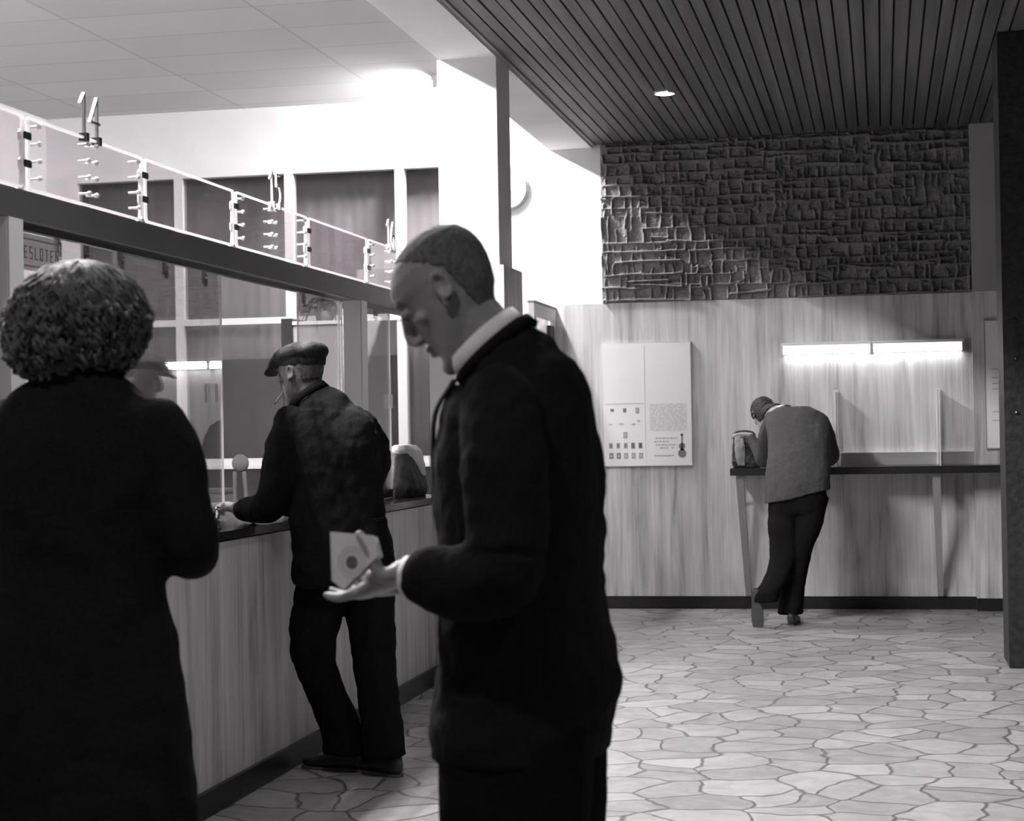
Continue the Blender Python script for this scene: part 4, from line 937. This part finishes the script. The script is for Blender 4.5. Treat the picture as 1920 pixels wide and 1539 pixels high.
# jacket
bm = bmesh.new(); aa = math.atan2(.75, .66)
add_torso(bm, [(-2.125, 6.812, 1.425, .150, .095), (-2.115, 6.81, 1.36, .195, .115), (-2.10, 6.805, 1.28, .205, .125), (-2.095, 6.8, 1.15, .200, .13), (-2.085, 6.8, 1.02, .195, .128), (-2.07, 6.8, .92, .205, .135), (-2.065, 6.8, .82, .212, .14), (-2.065, 6.8, .745, .21, .14)], aa)
ball(bm, (-2.05, 6.80, 1.28), (.13, .12, .17))
loft(bm, [ring((-2.115, 6.81, 1.28), (.13, 0, 0), (0, .12, 0), 28), ring((-2.125, 6.812, 1.39), (.135, 0, .015), (0, .12, 0), 28), ring((-2.155, 6.812, 1.445), (.105, 0, .040), (0, .10, 0), 28), ring((-2.188, 6.814, 1.468), (.068, 0, .052), (0, .074, 0), 28)])
tube(bm, [(-2.235, 6.70, 1.385), (-2.262, 6.665, 1.27), (-2.285, 6.665, 1.15), (-2.325, 6.70, 1.066), (-2.40, 6.77, 1.043), (-2.478, 6.83, 1.036)], [.062, .070, .068, .066, .056, .046], 18)
tube(bm, [(-2.02, 6.93, 1.365), (-2.0, 7.02, 1.24), (-2.08, 7.12, 1.10), (-2.26, 7.17, 1.05), (-2.41, 7.16, 1.036)], [.064, .070, .068, .056, .046], 18)
jk = bake('jacket', bm, M['jacket_black'], t, .0065, 9, [(.07, .020), (.16, .02)])
bm = bmesh.new(); collar_ring(bm, (-2.190, 6.814, 1.462), (.062, -.01, .050), (.01, .070, 0), (-.63, 0, .77), .030, .008, flare=1.06); obj('jacket_collar', bm, M['jacket_black'], jk, True)
for o in t.children: o.location = -t.location

# ---------------------------------------------------------------- man leaning over the writing ledge
t = thing('person', 'man in a grey jacket bent over the writing ledge with crossed legs', 'person', (-.62, 12.35, 0))
Mh = head_matrix((-.800, 12.66, 1.405), (-.35, .9, 0), 52, 0, .98)
bm = bmesh.new(); add_head(bm, Mh)
tube(bm, [(-.775, 12.62, 1.415), (-.72, 12.57, 1.42), (-.65, 12.52, 1.38)], [.056, .058, .07], 16)
add_torso(bm, [(-.60, 12.5, 1.41, .13, .08), (-.585, 12.46, 1.3, .15, .09), (-.57, 12.36, 1.1, .14, .09), (-.57, 12.30, .9, .14, .09), (-.57, 12.30, .84, .13, .08)])
tube(bm, [(-.75, 12.54, 1.35), (-.80, 12.64, 1.2), (-.815, 12.74, 1.10), (-.87, 12.82, 1.18), (-.915, 12.86, 1.262)], [.043, .04, .036, .03, .025], 12)
add_hand(bm, (-.918, 12.862, 1.268), (-.95, .1, .12), (0, .1, -1), (.1, .9, .1), [(10, 26, 26)]*4, [((.7, .4, .6), .034), ((.95, .3, .1), .028), ((.95, .3, 0), .014)], .9)
tube(bm, [(-.41, 12.5, 1.33), (-.365, 12.6, 1.2), (-.355, 12.72, 1.10), (-.43, 12.90, 1.085), (-.50, 13.03, 1.08)], [.043, .04, .036, .03, .025], 12)
add_hand(bm, (-.503, 13.036, 1.078), (-.6, .75, -.05), (0, 0, -1), (-.7, -.6, 0), [(14, 26, 24)]*4, [((.7, .4, .6), .034), ((.95, .3, .1), .028), ((.95, .3, 0), .014)], .9)
tube(bm, [(-.49, 12.3, .88), (-.575, 12.3, .47), (-.625, 12.32, .1)], [.07, .052, .04], 12); tube(bm, [(-.64, 12.3, .88), (-.69, 12.26, .48), (-.80, 12.12, .20)], [.07, .052, .038], 12)
body = bake('body', bm, M['skin'], t, .0055, 2, sculpt=head_sculpt(Mh)); eyes(Mh, t)
Mi3 = Mh.inverted()
def hp3(c):
    q = Mi3 @ c; return q.z > .01+.6*max(q.y, -.02) or (q.y < .0 and q.z > -.075)
def hp3b(c): return (Mi3 @ c).length < .16 and hp3(c) and abs((Mi3 @ c).x) < .083
shell('hair', body, hp3b, .008, M['hair_dark'], t, .005)
bm = bmesh.new()
add_torso(bm, [(-.565, 12.28, 1.0, .17, .12), (-.565, 12.27, .9, .19, .13), (-.56, 12.28, .8, .185, .13), (-.57, 12.28, .74, .16, .11)])
add_torso(bm, [(-.47, 12.29, .85, .11, .11), (-.515, 12.29, .65, .105, .11), (-.565, 12.29, .50, .092, .10), (-.60, 12.30, .32, .085, .09), (-.625, 12.31, .15, .082, .09), (-.63, 12.31, .07, .084, .09)])
add_torso(bm, [(-.66, 12.28, .85, .10, .11), (-.665, 12.26, .65, .10, .105), (-.665, 12.24, .48, .092, .095), (-.70, 12.19, .34, .085, .085), (-.765, 12.14, .235, .085, .08), (-.785, 12.13, .17, .082, .075)])
bake('trousers', bm, M['trouser'], t, .0085, 3, [(.08, .014)])
shoes(t, [((-.62, 12.22, 0), (.06, 1, 0), (0, 0, 1)), ((-.845, 12.08, .235), (.05, .22, -.97), (0, .97, .22))], .92)
bm = bmesh.new(); rings = []
for (cx, cy, z, a, b, sl_) in crom([(-.570, 12.27, .855, .222, .150, .048), (-.565, 12.28, .95, .218, .148, .03), (-.56, 12.31, 1.05, .212, .145, .0), (-.555, 12.36, 1.16, .207, .145, 0), (-.56, 12.42, 1.27, .210, .14, 0), (-.572, 12.47, 1.36, .208, .13, 0), (-.58, 12.50, 1.42, .168, .115, 0.0), (-.595, 12.52, 1.458, .108, .085, .0)], 4):
    rings.append(ring((cx, cy, z), (a, 0, sl_), (0, b, 0), 28, 2.4))
loft(bm, rings)
tube(bm, [(-.735, 12.52, 1.375), (-.775, 12.60, 1.27), (-.805, 12.69, 1.15), (-.818, 12.745, 1.095)], [.062, .064, .060, .056], 16)
tube(bm, [(-.818, 12.745, 1.095), (-.86, 12.80, 1.16), (-.905, 12.85, 1.245)], [.052, .045, .036], 14)
tube(bm, [(-.42, 12.48, 1.36), (-.378, 12.58, 1.24), (-.362, 12.70, 1.11), (-.43, 12.88, 1.09), (-.49, 13.01, 1.085)], [.062, .064, .060, .052, .042], 16)
bake('jacket', bm, M['tweed'], t, .0065, 4, [(.06, .008), (.16, .022)])
bm = bmesh.new(); collar_ring(bm, (-.675, 12.55, 1.408), (.03, -.04, .055), (.045, .05, 0), (-.75, .5, .25), .03, .006, flare=1.15); obj('shirt_collar', bm, M['shirt'], t, True)
for o in t.children: o.location = -t.location

# ---------------------------------------------------------------- bags, papers
t = thing('leather_bag', 'dark soft leather bag with a light flap on the ledge by the leaning man', 'bag', (-.95, 13.08, 1.037))
bm = bmesh.new(); rr = []
for z, a, b, dx in ((0, .095, .06, 0), (.04, .108, .075, 0), (.10, .104, .07, .0), (.16, .098, .055, -.004), (.20, .088, .035, -.006), (.215, .07, .018, -.006)): rr.append(ring((dx, 0, z), (a, 0, 0), (0, b, 0), 24, 3))
loft(bm, rr); bake('bag_body', bm, M['bag_leather'], t, .005, 2, [(.04, .014)])
bm = bmesh.new(); loft(bm, [ring((x, y, z), (a, 0, 0), (0, .008, 0), 16, 3) for x, y, z, a in ((-.035, -.080, .015, .026), (-.04, -.086, .08, .036), (-.045, -.082, .14, .040), (-.05, -.062, .19, .036), (-.05, -.03, .222, .028), (-.05, .01, .226, .024))]); bake('flap', bm, M['bag_light'], t, .005, 2, [(.05, .01)])
bm = bmesh.new(); tube(bm, [(-.09, 0, .19), (-.085, 0, .245), (-.02, 0, .262), (.05, 0, .245), (.06, 0, .19)], [.007]*5, 8); obj('handle', bm, M['bag_leather'], t, True)
bm = bmesh.new(); vs = box(bm, (-.03, -.03, .19), (.085, .03, .194)); bmesh.ops.rotate(bm, verts=vs, cent=(0, 0, .19), matrix=Matrix.Rotation(.35, 3, 'Y')); obj('paper', bm, M['shirt'], t)
for o in [t]: o.location.y = 13.0
t = thing('writing_paper', 'white sheet of paper under the leaning man on the ledge', 'paper', (-.62, 13.12, 1.037))
obj('sheet', B(((-.10, -.1, 0), (.10, .1, .001))), M['shirt'], t)
t = thing('shopping_bag', 'grey canvas shopping bag with a pale towel on the counter behind the suited man', 'bag', (-2.45, 8.86, .985))
t.location = (-2.56, 9.585, .985)
bm = bmesh.new(); loft(bm, [ring((x, 0, z), (a, 0, 0), (0, b, 0), 24, 2.6) for z, a, b, x in ((0, .085, .15, .02), (.04, .10, .17, .02), (.10, .095, .16, .01), (.17, .085, .14, 0), (.23, .075, .13, 0))])
bake('canvas', bm, M['bag_grey'], t, .006, 2, [(.05, .02)])
bm = bmesh.new(); loft(bm, [ring((x, y, z), (a, 0, 0), (0, b, 0), 20, 2.6) for z, a, b, x, y in ((.11, .03, .05, .075, .05), (.16, .055, .085, .05, .04), (.21, .075, .12, .02, .02), (.25, .078, .125, .01, 0), (.275, .05, .10, .01, 0))])
bake('towel', bm, M['towel'], t, .005, 2, [(.04, .014)])
